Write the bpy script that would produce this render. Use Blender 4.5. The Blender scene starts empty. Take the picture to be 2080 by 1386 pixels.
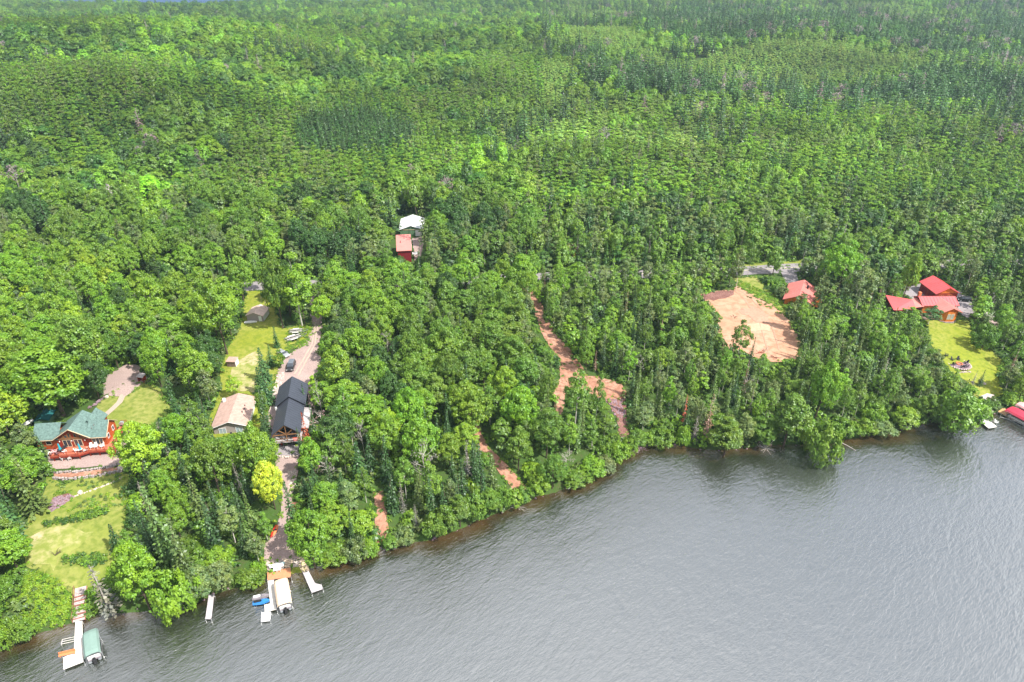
import bpy, math, random
import numpy as np
from mathutils import Vector, geometry

# ------------------------------------------------------------------ camera, world, sun, exposure
HC = 108.0
PITCH = math.atan(803 / 1385.0)          # degrees below the horizon
FPX = 1385.0                             # focal length in photograph pixels (2080 wide)
sc = bpy.context.scene
cam_d = bpy.data.cameras.new("camera"); cam = bpy.data.objects.new("camera", cam_d)
sc.collection.objects.link(cam)
cam.location = (0, 0, HC); cam.rotation_euler = (math.pi / 2 - PITCH, 0, 0)
cam_d.sensor_width = 36.0; cam_d.lens = 36.0 * FPX / 2080.0
cam_d.clip_start = 1.0; cam_d.clip_end = 30000.0
sc.camera = cam
sc.render.resolution_x = 1024; sc.render.resolution_y = 682

SUN_EL, SUN_AZ = math.radians(53), math.radians(118)     # azimuth clockwise from +Y (into the picture)
w = bpy.data.worlds.new("World"); sc.world = w; w.use_nodes = True
nt = w.node_tree; nt.nodes.clear()
wo = nt.nodes.new('ShaderNodeOutputWorld'); bg = nt.nodes.new('ShaderNodeBackground')
sky = nt.nodes.new('ShaderNodeTexSky'); sky.sky_type = 'NISHITA'; sky.sun_disc = False
sky.sun_elevation = SUN_EL; sky.sun_rotation = SUN_AZ; sky.altitude = 300; sky.air_density = 1.0
tcw = nt.nodes.new('ShaderNodeTexCoord'); mpw = nt.nodes.new('ShaderNodeMapping')
mpw.inputs['Location'].default_value = (0.35, 0.1, 0.0)
mpw.inputs['Scale'].default_value = (1.0, 1.0, 2.2)
nzw = nt.nodes.new('ShaderNodeTexNoise'); nzw.inputs['Scale'].default_value = 1.7
nzw.inputs['Detail'].default_value = 5; nzw.inputs['Roughness'].default_value = 0.5
crw = nt.nodes.new('ShaderNodeValToRGB')
crw.color_ramp.elements[0].position = 0.24; crw.color_ramp.elements[0].color = (0, 0, 0, 1)
crw.color_ramp.elements[1].position = 0.56; crw.color_ramp.elements[1].color = (1, 1, 1, 1)
mxw = nt.nodes.new('ShaderNodeMix'); mxw.data_type = 'RGBA'
mxw.inputs['B'].default_value = (8.6, 8.9, 9.6, 1)      # sunlit cumulus
L = nt.links.new
L(tcw.outputs['Generated'], mpw.inputs['Vector']); L(mpw.outputs['Vector'], nzw.inputs['Vector'])
L(nzw.outputs['Fac'], crw.inputs['Fac']); L(crw.outputs['Color'], mxw.inputs['Factor'])
dtw = nt.nodes.new('ShaderNodeVectorMath'); dtw.operation = 'DOT_PRODUCT'; L(tcw.outputs['Generated'], dtw.inputs[0])
dtw.inputs[1].default_value = (math.sin(SUN_AZ) * math.cos(SUN_EL), math.cos(SUN_AZ) * math.cos(SUN_EL), math.sin(SUN_EL))
mrw = nt.nodes.new('ShaderNodeMapRange'); mrw.inputs['From Min'].default_value = -.1; mrw.inputs['From Max'].default_value = .9; mrw.inputs['To Min'].default_value = .45; mrw.inputs['To Max'].default_value = 1.45
clw = nt.nodes.new('ShaderNodeVectorMath'); clw.operation = 'SCALE'; clw.inputs[0].default_value = (8.9, 9.0, 9.5)      # clouds are brighter toward the sun
L(dtw.outputs['Value'], mrw.inputs['Value']); L(mrw.outputs['Result'], clw.inputs['Scale']); L(clw.outputs['Vector'], mxw.inputs['B'])
L(sky.outputs['Color'], mxw.inputs['A']); L(mxw.outputs['Result'], bg.inputs['Color'])
bg.inputs['Strength'].default_value = 0.080
L(bg.outputs['Background'], wo.inputs['Surface'])

sun_d = bpy.data.lights.new("sun", 'SUN'); sun = bpy.data.objects.new("sun", sun_d)
sc.collection.objects.link(sun)
sun_d.energy = 4.6; sun_d.angle = math.radians(0.6); sun_d.color = (1.0, 0.955, 0.87)
sdir = Vector((math.sin(SUN_AZ) * math.cos(SUN_EL), math.cos(SUN_AZ) * math.cos(SUN_EL), math.sin(SUN_EL)))
sun.rotation_euler = sdir.to_track_quat('Z', 'Y').to_euler(); sun.location = (100, 0, 300)

sc.view_settings.view_transform = 'Standard'; sc.view_settings.look = 'None'
sc.view_settings.gamma = 1.0; sc.view_settings.exposure = 0.76
cy = sc.cycles
cy.max_bounces = 6; cy.diffuse_bounces = 3; cy.glossy_bounces = 3; cy.transmission_bounces = 3
cy.volume_bounces = 0; cy.transparent_max_bounces = 6; cy.caustics_reflective = False; cy.caustics_refractive = False
cy.sample_clamp_indirect = 4.0; cy.sample_clamp_direct = 6.0

SP, CP = math.sin(PITCH), math.cos(PITCH)
rng = np.random.default_rng(7); random.seed(7)

def unproject(u, v, z):
    a = (u - 1040) / FPX; b = (693 - v) / FPX
    d = (a, CP + b * SP, -SP + b * CP); t = (z - HC) / d[2]
    return (d[0] * t, d[1] * t)
def project(x, y, z):
    dep = y * CP + (HC - z) * SP
    return 1040 + FPX * x / dep, 693 - FPX * (y * SP + (z - HC) * CP) / dep, dep

# ------------------------------------------------------------------ terrain height
SHORE_PX = [(-700, 1370), (-350, 1350), (-120, 1330), (0, 1312), (34, 1298), (87, 1281), (151, 1266), (212, 1243), (303, 1238), (387, 1228), (434, 1206),
  (490, 1190), (545, 1176), (592, 1163), (616, 1155), (666, 1146), (705, 1136), (770, 1115), (850, 1100), (900, 1088), (960, 1062),
  (1010, 1042), (1060, 1024), (1085, 1010), (1160, 990), (1210, 965), (1250, 945), (1285, 918), (1330, 900), (1380, 905), (1450, 912), (1520, 908), (1600, 902),
  (1660, 898), (1720, 890), (1800, 880), (1850, 866), (1900, 856), (1970, 852), (2010, 842), (2060, 824), (2110, 806), (2300, 762), (2700, 700), (3200, 640)]
SH = np.array([unproject(u, v, 0.0) for u, v in SHORE_PX])
SH = np.vstack([[-3000, SH[0][1] - 60], SH, [SH[-1][0] + 2500, SH[-1][1] + 500]])
def shore_dist(x, y):
    """signed distance to the shoreline, positive on land"""
    x = np.asarray(x, float); y = np.asarray(y, float)
    best = np.full(x.shape, 1e9)
    for (ax, ay), (bx, by) in zip(SH[:-1], SH[1:]):
        dx, dy = bx - ax, by - ay
        t = np.clip(((x - ax) * dx + (y - ay) * dy) / (dx * dx + dy * dy), 0, 1)
        best = np.minimum(best, np.hypot(x - ax - t * dx, y - ay - t * dy))
    ys = np.interp(x, SH[:, 0], SH[:, 1])
    return np.where(y > ys, best, -best)
def gs(x, y, cx, cy_, sx, sy, a): return a * np.exp(-((x - cx) / sx) ** 2 - ((y - cy_) / sy) ** 2)
def z_exact(x, y):
    d = shore_dist(x, y)
    land = 6.6 * (1 - np.exp(-np.maximum(d, 0) / 19.0)) + 0.016 * np.clip(d, 0, 200) + 0.25 * np.minimum(np.maximum(d, 0), 1)
    far = np.clip((y - 260) / 150, 0, 1)
    land = land + far * (2.2 * np.sin(x * .021 + 1.3 * np.sin(y * .012)) + 2.0 * np.sin(y * .026 + x * .011))
    land = land + gs(x, y, -430, 610, 300, 170, 37) + gs(x, y, -250, 420, 130, 90, 8)
    land = land + gs(x, y, 60, 760, 330, 120, 13) + gs(x, y, 420, 900, 260, 150, 10) - gs(x, y, 330, 560, 200, 90, 4)
    land = land + gs(x, y, 900, 1300, 500, 150, 16) + gs(x, y, 100, 1500, 450, 150, 14) - gs(x, y, -560, 1700, 700, 380, 9)
    hr = np.random.default_rng(3)
    for _ in range(34):
        hx, hy, a_, s1, s2 = hr.uniform(-900, 900), hr.uniform(330, 1500), hr.uniform(3, 8), hr.uniform(50, 130), hr.uniform(30, 70)
        land = land + gs(x, y, hx, hy, s1, s2, a_)
    land = land + 0.12 * np.sin(x * .35) * np.sin(y * .31) * np.clip(d / 5, 0, 1)
    bed = -0.15 - 0.1 * np.minimum(-d, 30)
    return np.where(d > 0, land, bed)
def axis(lo, hi, step, outlo, outhi, g=1.14):
    a = list(np.arange(lo, hi + .01, step)); s = step
    while a[-1] < outhi: s = min(s * g, 400); a.append(a[-1] + s)
    s = step
    while a[0] > outlo: s = min(s * g, 400); a.insert(0, a[0] - s)
    return np.array(a)
GX = axis(-170, 200, 2.0, -6000, 6000, 1.08); GY = axis(60, 280, 2.0, -400, 12000, 1.05)
XX, YY = np.meshgrid(GX, GY, indexing='xy')
GZ = z_exact(XX, YY)
def Z(x, y):
    x = np.asarray(x, float); y = np.asarray(y, float)
    i = np.clip(np.searchsorted(GX, x) - 1, 0, len(GX) - 2); j = np.clip(np.searchsorted(GY, y) - 1, 0, len(GY) - 2)
    fx = (x - GX[i]) / (GX[i + 1] - GX[i]); fy = (y - GY[j]) / (GY[j + 1] - GY[j])
    return (GZ[j, i] * (1 - fx) * (1 - fy) + GZ[j, i + 1] * fx * (1 - fy) + GZ[j + 1, i] * (1 - fx) * fy + GZ[j + 1, i + 1] * fx * fy)
def G(u, v):
    """where the line of sight through a pixel of the photograph meets the ground"""
    z = 6.0
    for _ in range(25):
        x, y = unproject(u, v, z); z = z * .4 + max(0.0, float(Z(x, y))) * .6
    return x, y, z

# ------------------------------------------------------------------ materials
def mat(name, color, rough=0.8, var=0.15, scale=2.0, bump=0.0, metal=0.0, spec=0.3, color2=None, detail=4, sheen=None, coord='Object'):
    m = bpy.data.materials.new(name); m.use_nodes = True; n = m.node_tree; P = n.nodes['Principled BSDF']; K = n.links.new
    P.inputs['Roughness'].default_value = rough; P.inputs['Metallic'].default_value = metal
    P.inputs['Specular IOR Level'].default_value = spec
    tc = n.nodes.new('ShaderNodeTexCoord'); nz = n.nodes.new('ShaderNodeTexNoise')
    nz.inputs['Scale'].default_value = scale; nz.inputs['Detail'].default_value = detail; nz.inputs['Roughness'].default_value = .65
    K(tc.outputs[coord], nz.inputs['Vector'])
    mr = n.nodes.new('ShaderNodeMapRange'); mr.inputs['From Min'].default_value = .3; mr.inputs['From Max'].default_value = .7
    K(nz.outputs['Fac'], mr.inputs['Value'])
    mx = n.nodes.new('ShaderNodeMix'); mx.data_type = 'RGBA'
    c2 = color2 or tuple(c * (1 - var) for c in color); c1 = color if color2 else tuple(min(1, c * (1 + var)) for c in color)
    mx.inputs['A'].default_value = (*c1, 1); mx.inputs['B'].default_value = (*c2, 1)
    K(mr.outputs['Result'], mx.inputs['Factor']); K(mx.outputs['Result'], P.inputs['Base Color'])
    if bump:
        b = n.nodes.new('ShaderNodeBump'); b.inputs['Strength'].default_value = bump; b.inputs['Distance'].default_value = .1
        K(nz.outputs['Fac'], b.inputs['Height']); K(b.outputs['Normal'], P.inputs['Normal'])
    return m
def ground_mat(name, cols, scales, bump=.6, attr=None):
    """three colours mixed by a large and a small noise in world position"""
    m = bpy.data.materials.new(name); m.use_nodes = True; n = m.node_tree; P = n.nodes['Principled BSDF']; K = n.links.new
    P.inputs['Roughness'].default_value = .95; P.inputs['Specular IOR Level'].default_value = .1
    g = n.nodes.new('ShaderNodeNewGeometry'); cur = None
    def nz(s, lo, hi):
        t = n.nodes.new('ShaderNodeTexNoise'); t.inputs['Scale'].default_value = s; t.inputs['Detail'].default_value = 5; t.inputs['Roughness'].default_value = .65
        K(g.outputs['Position'], t.inputs['Vector']); r = n.nodes.new('ShaderNodeMapRange')
        r.inputs['From Min'].default_value = lo; r.inputs['From Max'].default_value = hi; K(t.outputs['Fac'], r.inputs['Value']); return t, r
    prev = None
    for i, c in enumerate(cols):
        if i == 0: prev = (*c, 1); continue
        t, r = nz(scales[i - 1], .42, .62); mx = n.nodes.new('ShaderNodeMix'); mx.data_type = 'RGBA'
        K(r.outputs['Result'], mx.inputs['Factor'])
        if isinstance(prev, tuple): mx.inputs['A'].default_value = prev
        else: K(prev, mx.inputs['A'])
        mx.inputs['B'].default_value = (*c, 1); prev = mx.outputs['Result']; last = t
    K(prev, P.inputs['Base Color'])
    b = n.nodes.new('ShaderNodeBump'); b.inputs['Strength'].default_value = bump; b.inputs['Distance'].default_value = .25
    K(last.outputs['Fac'], b.inputs['Height']); K(b.outputs['Normal'], P.inputs['Normal'])
    return m
def leaf_mat(name, trans=.22, hue=(1.3, 1.12, .8), isl=.22):
    """tinted by the tree's own 'tint' property (or the instance attribute of that name)"""
    m = bpy.data.materials.new(name); m.use_nodes = True; n = m.node_tree; n.nodes.clear(); K = n.links.new
    out = n.nodes.new('ShaderNodeOutputMaterial'); at = n.nodes.new('ShaderNodeAttribute'); at.attribute_type = 'INSTANCER'; at.attribute_name = 'tint'
    g = n.nodes.new('ShaderNodeNewGeometry')
    mr = n.nodes.new('ShaderNodeMapRange'); mr.inputs['To Min'].default_value = 1 - isl; mr.inputs['To Max'].default_value = 1 + isl
    K(g.outputs['Random Per Island'], mr.inputs['Value'])
    mul = n.nodes.new('ShaderNodeVectorMath'); mul.operation = 'SCALE'; K(at.outputs['Color'], mul.inputs[0]); K(mr.outputs['Result'], mul.inputs['Scale'])
    tc = n.nodes.new('ShaderNodeTexCoord'); nz = n.nodes.new('ShaderNodeTexNoise'); nz.inputs['Scale'].default_value = .55; nz.inputs['Detail'].default_value = 1
    K(tc.outputs['Object'], nz.inputs['Vector'])
    r2 = n.nodes.new('ShaderNodeMapRange'); r2.inputs['From Min'].default_value = .35; r2.inputs['From Max'].default_value = .65; K(nz.outputs['Fac'], r2.inputs['Value'])
    tone = n.nodes.new('ShaderNodeMix'); tone.data_type = 'RGBA'; tone.inputs['A'].default_value = (.88, .92, 1.05, 1); tone.inputs['B'].default_value = (*hue, 1)
    K(r2.outputs['Result'], tone.inputs['Factor'])
    m2 = n.nodes.new('ShaderNodeVectorMath'); m2.operation = 'MULTIPLY'; K(mul.outputs['Vector'], m2.inputs[0]); K(tone.outputs['Result'], m2.inputs[1])
    df = n.nodes.new('ShaderNodeBsdfDiffuse'); tr = n.nodes.new('ShaderNodeBsdfTranslucent'); mx = n.nodes.new('ShaderNodeMixShader')
    K(m2.outputs['Vector'], df.inputs['Color'])
    m3 = n.nodes.new('ShaderNodeVectorMath'); m3.operation = 'MULTIPLY'; K(m2.outputs['Vector'], m3.inputs[0]); m3.inputs[1].default_value = (1.5, 1.6, .8)
    K(m3.outputs['Vector'], tr.inputs['Color'])
    mx.inputs['Fac'].default_value = trans; K(df.outputs[0], mx.inputs[1]); K(tr.outputs[0], mx.inputs[2])
    gl = n.nodes.new('ShaderNodeBsdfGlossy'); gl.inputs['Roughness'].default_value = .45; gl.inputs['Color'].default_value = (.9, .95, 1, 1)
    mg = n.nodes.new('ShaderNodeMixShader'); mg.inputs['Fac'].default_value = .035; K(mx.outputs[0], mg.inputs[1]); K(gl.outputs[0], mg.inputs[2])
    K(mg.outputs[0], out.inputs['Surface']); return m
M = {}
M['leaf'] = leaf_mat('leaf'); M['needle'] = leaf_mat('needle', .12, (1.15, 1.08, .9), .3); M['twig'] = leaf_mat('twig', 0.0, (1.1, 1, .9), .4)
M['bark'] = mat('bark', (.10, .075, .055), .9, .3, 3); M['birch_bark'] = mat('birch_bark', (.55, .52, .46), .8, .3, 4)
M['dead_wood'] = mat('dead_wood', (.42, .39, .35), .9, .25, 4)
M['forest_floor'] = ground_mat('forest_floor', [(.060, .115, .025), (.075, .09, .035), (.05, .10, .02)], [.35, 1.7])
M['lawn'] = ground_mat('lawn', [(.215, .25, .05), (.30, .295, .095), (.15, .195, .035)], [.09, .8], .5)
M['lawn_dry'] = ground_mat('lawn_dry', [(.28, .30, .08), (.50, .40, .26), (.20, .24, .05)], [.10, .7], .5)
M['lawn_yellow'] = ground_mat('lawn_yellow', [(.24, .27, .03), (.30, .30, .07), (.17, .22, .025)], [.09, .9], .5)
M['gravel'] = ground_mat('gravel', [(.38, .285, .265), (.46, .35, .32), (.30, .22, .20)], [.2, 4.5], .5)
M['grey_gravel'] = ground_mat('grey_gravel', [(.30, .28, .30), (.36, .32, .32), (.22, .2, .21)], [.2, 4.5], .4)
M['red_soil'] = ground_mat('red_soil', [(.38, .195, .13), (.46, .28, .20), (.28, .135, .09)], [.14, 1.2], .25)
M['dark_red_soil'] = ground_mat('dark_red_soil', [(.26, .13, .11), (.36, .2, .17), (.15, .07, .06)], [.3, 3.0], 1.0)
M['sand_soil'] = ground_mat('sand_soil', [(.47, .27, .175), (.51, .32, .225), (.40, .21, .135)], [.09, .5], .12)
M['asphalt'] = ground_mat('asphalt', [(.27, .245, .26), (.31, .28, .285), (.22, .20, .21)], [.3, 5], .2)
M['path'] = ground_mat('path', [(.46, .36, .29), (.5, .41, .33), (.38, .3, .25)], [.3, 4], .2)
M['paint'] = mat('paint', (.7, .65, .4), .7, .1)
M['rock'] = mat('rock', (.34, .29, .28), .9, .45, 1.6, .3); M['pale_rock'] = mat('pale_rock', (.50, .42, .37), .9, .35, 1.6, .3)
M['purple_rock'] = mat('purple_rock', (.25, .17, .2), .9, .45, 1.6, .3)

# ------------------------------------------------------------------ object helpers
COL = sc.collection
def link(o, parent=None):
    COL.objects.link(o)
    if parent is not None: o.parent = parent
    return o
def tagit(o, label=None, cat=None, group=None, kind=None):
    if label: o['label'] = label
    if cat: o['category'] = cat
    if group: o['group'] = group
    if kind: o['kind'] = kind
    return o
def thing(name, label, cat, loc, yaw=0.0, group=None):
    o = bpy.data.objects.new(name, None); link(o); o.location = loc; o.rotation_euler = (0, 0, yaw); o.empty_display_size = .5
    return tagit(o, label, cat, group)
def mesh_np(name, V, Fq, mats, midx=None, smooth=False):
    """V (n,3); Fq list of arrays of equal-length polygons"""
    me = bpy.data.meshes.new(name); V = np.asarray(V, np.float32)
    me.vertices.add(len(V)); me.vertices.foreach_set('co', V.ravel())
    loops = np.concatenate([f.ravel() for f in Fq]).astype(np.int32)
    tot = np.concatenate([np.full(len(f), f.shape[1]) for f in Fq]).astype(np.int32)
    st = np.concatenate([[0], np.cumsum(tot)[:-1]]).astype(np.int32)
    me.loops.add(len(loops)); me.loops.foreach_set('vertex_index', loops)
    me.polygons.add(len(tot)); me.polygons.foreach_set('loop_start', st); me.polygons.foreach_set('loop_total', tot)
    if midx is not None: me.polygons.foreach_set('material_index', np.asarray(midx, np.int32))
    for m in mats: me.materials.append(m)
    me.update(calc_edges=True)
    if smooth: me.polygons.foreach_set('use_smooth', np.ones(len(tot), bool))
    return me
class MB:
    def __init__(s): s.v = []; s.f = []
    def add(s, vs, fs):
        b = len(s.v); s.v += [tuple(map(float, p)) for p in vs]; s.f += [tuple(b + i for i in f) for f in fs]; return s
    def box(s, x0, x1, y0, y1, z0, z1):
        return s.add([(x0, y0, z0), (x1, y0, z0), (x1, y1, z0), (x0, y1, z0), (x0, y0, z1), (x1, y0, z1), (x1, y1, z1), (x0, y1, z1)],
                     [(0, 3, 2, 1), (4, 5, 6, 7), (0, 1, 5, 4), (1, 2, 6, 5), (2, 3, 7, 6), (3, 0, 4, 7)])
    def hexa(s, b, t):
        n = len(b); return s.add(list(b) + list(t), [tuple(range(n))[::-1], tuple(range(n, 2 * n))] + [(i, (i + 1) % n, n + (i + 1) % n, n + i) for i in range(n)])
    def prism(s, poly, z0, z1): return s.hexa([(x, y, z0) for x, y in poly], [(x, y, z1) for x, y in poly])
    def prism_y(s, poly, y0, y1): return s.hexa([(x, y0, z) for x, z in poly], [(x, y1, z) for x, z in poly])
    def prism_x(s, poly, x0, x1): return s.hexa([(x0, y, z) for y, z in poly], [(x1, y, z) for y, z in poly])
    def slab(s, q, t):
        """four corner points (counter-clockwise from above) thickened downwards"""
        return s.hexa([(x, y, z - t) for x, y, z in q], q)
    def tube(s, pts, r, n=6, r2=None):
        pts = [Vector(p) for p in pts]; r2 = r if r2 is None else r2; rings = []
        for i, p in enumerate(pts):
            d = (pts[min(i + 1, len(pts) - 1)] - pts[max(i - 1, 0)]).normalized()
            a = d.orthogonal().normalized(); b = d.cross(a); rr = r + (r2 - r) * i / max(1, len(pts) - 1)
            rings.append([p + (a * math.cos(k * 2 * math.pi / n) + b * math.sin(k * 2 * math.pi / n)) * rr for k in range(n)])
        return s.loft(rings)
    def loft(s, rings):
        n = len(rings[0]); vs = [p for r in rings for p in r]; fs = []
        for i in range(len(rings) - 1):
            for k in range(n): fs.append((i * n + k, i * n + (k + 1) % n, (i + 1) * n + (k + 1) % n, (i + 1) * n + k))
        fs.append(tuple(range(n))[::-1]); fs.append(tuple((len(rings) - 1) * n + k for k in range(n)))
        return s.add(vs, fs)
    def cyl(s, c, r, z0, z1, n=14, r2=None): return s.tube([(c[0], c[1], z0), (c[0], c[1], z1)], r, n, r2)
    def rock(s, c, r, sq=.7):
        ph = random.random() * 6; P = []
        for (a, h, q) in [(0, -.8, .5), (0, -.2, 1), (.5, .5, .8), (.3, .95, .35)]:
            P.append([(c[0] + r * q * random.uniform(.8, 1.2) * math.cos(k * 1.047 + a + ph), c[1] + r * q * random.uniform(.8, 1.2) * math.sin(k * 1.047 + a + ph), c[2] + r * sq * h) for k in range(6)])
        return s.loft(P)
    def build(s, name, m, parent=None, smooth=False, bevel=0):
        me = bpy.data.meshes.new(name); me.from_pydata(s.v, [], s.f); me.update()
        me.materials.append(m if not isinstance(m, str) else M[m])
        if smooth: me.polygons.foreach_set('use_smooth', np.ones(len(me.polygons), bool))
        o = bpy.data.objects.new(name, me); link(o, parent)
        if bevel:
            b = o.modifiers.new('b', 'BEVEL'); b.width = bevel; b.segments = 2
        return o
# ------------------------------------------------------------------ ground and water
nx, ny = len(GX), len(GY)
idx = np.arange(nx * ny).reshape(ny, nx)
quads = np.stack([idx[:-1, :-1], idx[:-1, 1:], idx[1:, 1:], idx[1:, :-1]], -1).reshape(-1, 4)
me = mesh_np('ground', np.stack([XX, YY, GZ], -1).reshape(-1, 3), [quads], [M['forest_floor']], smooth=True)
ground = tagit(link(bpy.data.objects.new('ground', me)), kind='structure')
g_m = M['forest_floor'].node_tree

def make_water():
    wx = axis(-170, 200, 3.0, -6000, 6000, 1.2); wy = axis(20, 200, 3.0, -2500, 260, 1.2)
    X, Y = np.meshgrid(wx, wy); d = shore_dist(X, Y); keepd = d
    ii = np.arange(X.size).reshape(X.shape)
    q = np.stack([ii[:-1, :-1], ii[:-1, 1:], ii[1:, 1:], ii[1:, :-1]], -1).reshape(-1, 4)
    q = q[(keepd.ravel()[q] < 6).any(1)]
    me = mesh_np('lake_water', np.stack([X, Y, np.zeros_like(X)], -1).reshape(-1, 3), [q], [M['water']])
    a = me.attributes.new('depth', 'FLOAT', 'POINT'); a.data.foreach_set('value', np.clip(-d / 30.0, 0, 1).ravel().astype(np.float32))
    return tagit(link(bpy.data.objects.new('lake_water', me)), kind='structure')
def water_mat(name, deep, shallow, refl=.42):
    m = bpy.data.materials.new(name); m.use_nodes = True; n = m.node_tree; n.nodes.clear(); K = n.links.new
    N = n.nodes.new
    out = N('ShaderNodeOutputMaterial'); geo = N('ShaderNodeNewGeometry')
    # wind waves: crests run obliquely to the shore
    def waves(scale, rot, sx, sy, det):
        mp = N('ShaderNodeMapping'); mp.vector_type = 'TEXTURE'; mp.inputs['Rotation'].default_value = (0, 0, math.radians(rot)); mp.inputs['Scale'].default_value = (sx, sy, 1)
        t = N('ShaderNodeTexNoise'); t.inputs['Scale'].default_value = scale; t.inputs['Detail'].default_value = det; t.inputs['Roughness'].default_value = .6; t.inputs['Distortion'].default_value = .6
        K(geo.outputs['Position'], mp.inputs['Vector']); K(mp.outputs['Vector'], t.inputs['Vector']); return t
    a = waves(1.5, 38, 2.4, .8, 3); b = waves(.34, 52, 1.8, .9, 2); c = waves(3.2, 24, 1.8, .8, 2)
    def mth(op, x, y):
        q = N('ShaderNodeMath'); q.operation = op
        for i, s in enumerate((x, y)):
            if isinstance(s, (int, float)): q.inputs[i].default_value = s
            else: K(s, q.inputs[i])
        return q.outputs[0]
    hsum = mth('ADD', mth('MULTIPLY', a.outputs['Fac'], 1.0), mth('ADD', mth('MULTIPLY', b.outputs['Fac'], 1.3), mth('MULTIPLY', c.outputs['Fac'], .35)))
    bp = N('ShaderNodeBump'); bp.inputs['Strength'].default_value = 1.0; K(hsum, bp.inputs['Height']); calm = N('ShaderNodeMapRange'); calm.inputs['To Min'].default_value = .19; calm.inputs['To Max'].default_value = .10
    # wind gusts roughen the lake unevenly
    at = N('ShaderNodeAttribute'); at.attribute_name = 'depth'
    nz = waves(.05, 20, 1.5, 1, 3)
    K(mth('ADD', mth('MULTIPLY', at.outputs['Fac'], .55), mth('MULTIPLY', nz.outputs['Fac'], .45)), calm.inputs['Value']); K(calm.outputs['Result'], bp.inputs['Distance'])
    dd = mth('ADD', at.outputs['Fac'], mth('MULTIPLY', mth('SUBTRACT', nz.outputs['Fac'], .47), .55))
    r = N('ShaderNodeValToRGB'); K(dd, r.inputs['Fac']); e = r.color_ramp.elements
    e[0].position = .02; e[0].color = (*shallow, 1); e[1].position = .85; e[1].color = (*deep, 1)
    x = r.color_ramp.elements.new(.14); x.color = (.022, .026, .014, 1)  # dark band near the bank: tree reflections put into the body colour
    body = N('ShaderNodeBsdfDiffuse'); K(r.outputs['Color'], body.inputs['Color'])
    gl = N('ShaderNodeBsdfGlossy'); gl.inputs['Roughness'].default_value = .07; gl.inputs['Color'].default_value = (1, 1, 1, 1); K(bp.outputs['Normal'], gl.inputs['Normal'])
    lw = N('ShaderNodeFresnel'); lw.inputs['IOR'].default_value = 1.5; K(bp.outputs['Normal'], lw.inputs['Normal'])
    fac = mth('MINIMUM', mth('ADD', mth('MULTIPLY', lw.outputs['Fac'], 2.6), refl), .9)
    mx = N('ShaderNodeMixShader'); K(fac, mx.inputs['Fac']); K(body.outputs[0], mx.inputs[1]); K(gl.outputs[0], mx.inputs[2]); K(mx.outputs[0], out.inputs['Surface'])
    return m
M['water'] = water_mat('water', (.075, .085, .084), (.085, .052, .022), .20)
make_water()
M['far_water'] = mat('far_water', (.03, .075, .20), .5, .1, .01, spec=.2)
fx0, fx1, fy0, fy1 = -980, -250, 1500, 2300
fz = float(max(Z(-600, 1520), Z(-400, 1520), Z(-900, 1560), Z(-300, 1600))) + .5
o = MB().add([(fx0, fy0 + 60, fz), (-700, fy0, fz), (-400, fy0 + 10, fz), (fx1, fy0 + 70, fz), (fx1 - 50, fy1, fz), (fx0 + 50, fy1, fz)], [(0, 1, 2, 3, 4, 5)]).build('far_lake_water', 'far_water'); tagit(o, kind='structure')

M['wet_sand'] = ground_mat('wet_sand', [(.42, .26, .185), (.44, .29, .21), (.38, .23, .165)], [.3, 1.5], .1); M['pale_sand'] = ground_mat('pale_sand', [(.53, .34, .235), (.51, .31, .21), (.55, .37, .26)], [.3, 1.5], .1)
FRINGE = []
EXCL = []          # world polygons where no tree stands
def inpoly(px, py, poly):
    px = np.asarray(px, float); py = np.asarray(py, float); c = np.zeros(px.shape, bool); n = len(poly); j = n - 1
    for i in range(n):
        xi, yi = poly[i]; xj, yj = poly[j]
        if yi != yj:
            cond = ((yi > py) != (yj > py)) & (px < (xj - xi) * (py - yi) / (yj - yi) + xi); c ^= cond
        j = i
    return c
def patch(name, pts, m, layer=1, px=True, rag=.25, step=1.3, kind='structure', excl=True, label=None, cat=None):
    """a sheet draped on the ground, its outline given by points on the ground"""
    W = [G(*p)[:2] for p in pts] if px else pts
    if excl: EXCL.append(W)
    if excl and name not in ('road', 'patio', 'terrace_soil', 'footpath'): FRINGE.append((W, .28 if name == 'lawn' else .36))
    B = []
    for (ax, ay), (bx, by) in zip(W, W[1:] + W[:1]):
        n = max(1, int(math.hypot(bx - ax, by - ay) / step))
        for k in range(n):
            t = k / n; j = rag if k else rag * .3
            B.append((ax + (bx - ax) * t + random.uniform(-j, j), ay + (by - ay) * t + random.uniform(-j, j)))
    xs = [p[0] for p in B]; ys = [p[1] for p in B]
    gx, gy = np.meshgrid(np.arange(min(xs), max(xs), step), np.arange(min(ys), max(ys), step)); gx, gy = gx.ravel(), gy.ravel()
    ins = inpoly(gx, gy, B); gx, gy = gx[ins], gy[ins]; nb = len(B)
    pts2 = [Vector(p) for p in B] + [Vector((x, y)) for x, y in zip(gx, gy)]
    co, ed, fa, *_ = geometry.delaunay_2d_cdt(pts2, [], [list(range(nb))], 1, 1e-4)
    C2 = np.array([(p.x, p.y) for p in co]); zz = Z(C2[:, 0], C2[:, 1]) + .07 * layer
    me = bpy.data.meshes.new(name); me.from_pydata([(a, b, c) for (a, b), c in zip(C2, zz)], [], [list(f) for f in fa]); me.update()
    for f in me.polygons: f.use_smooth = True
    if sum(f.normal.z for f in me.polygons) < 0: me.flip_normals()
    me.materials.append(M[m]); o = bpy.data.objects.new(name, me); link(o)
    return tagit(o, label, cat, kind=kind)
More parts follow.
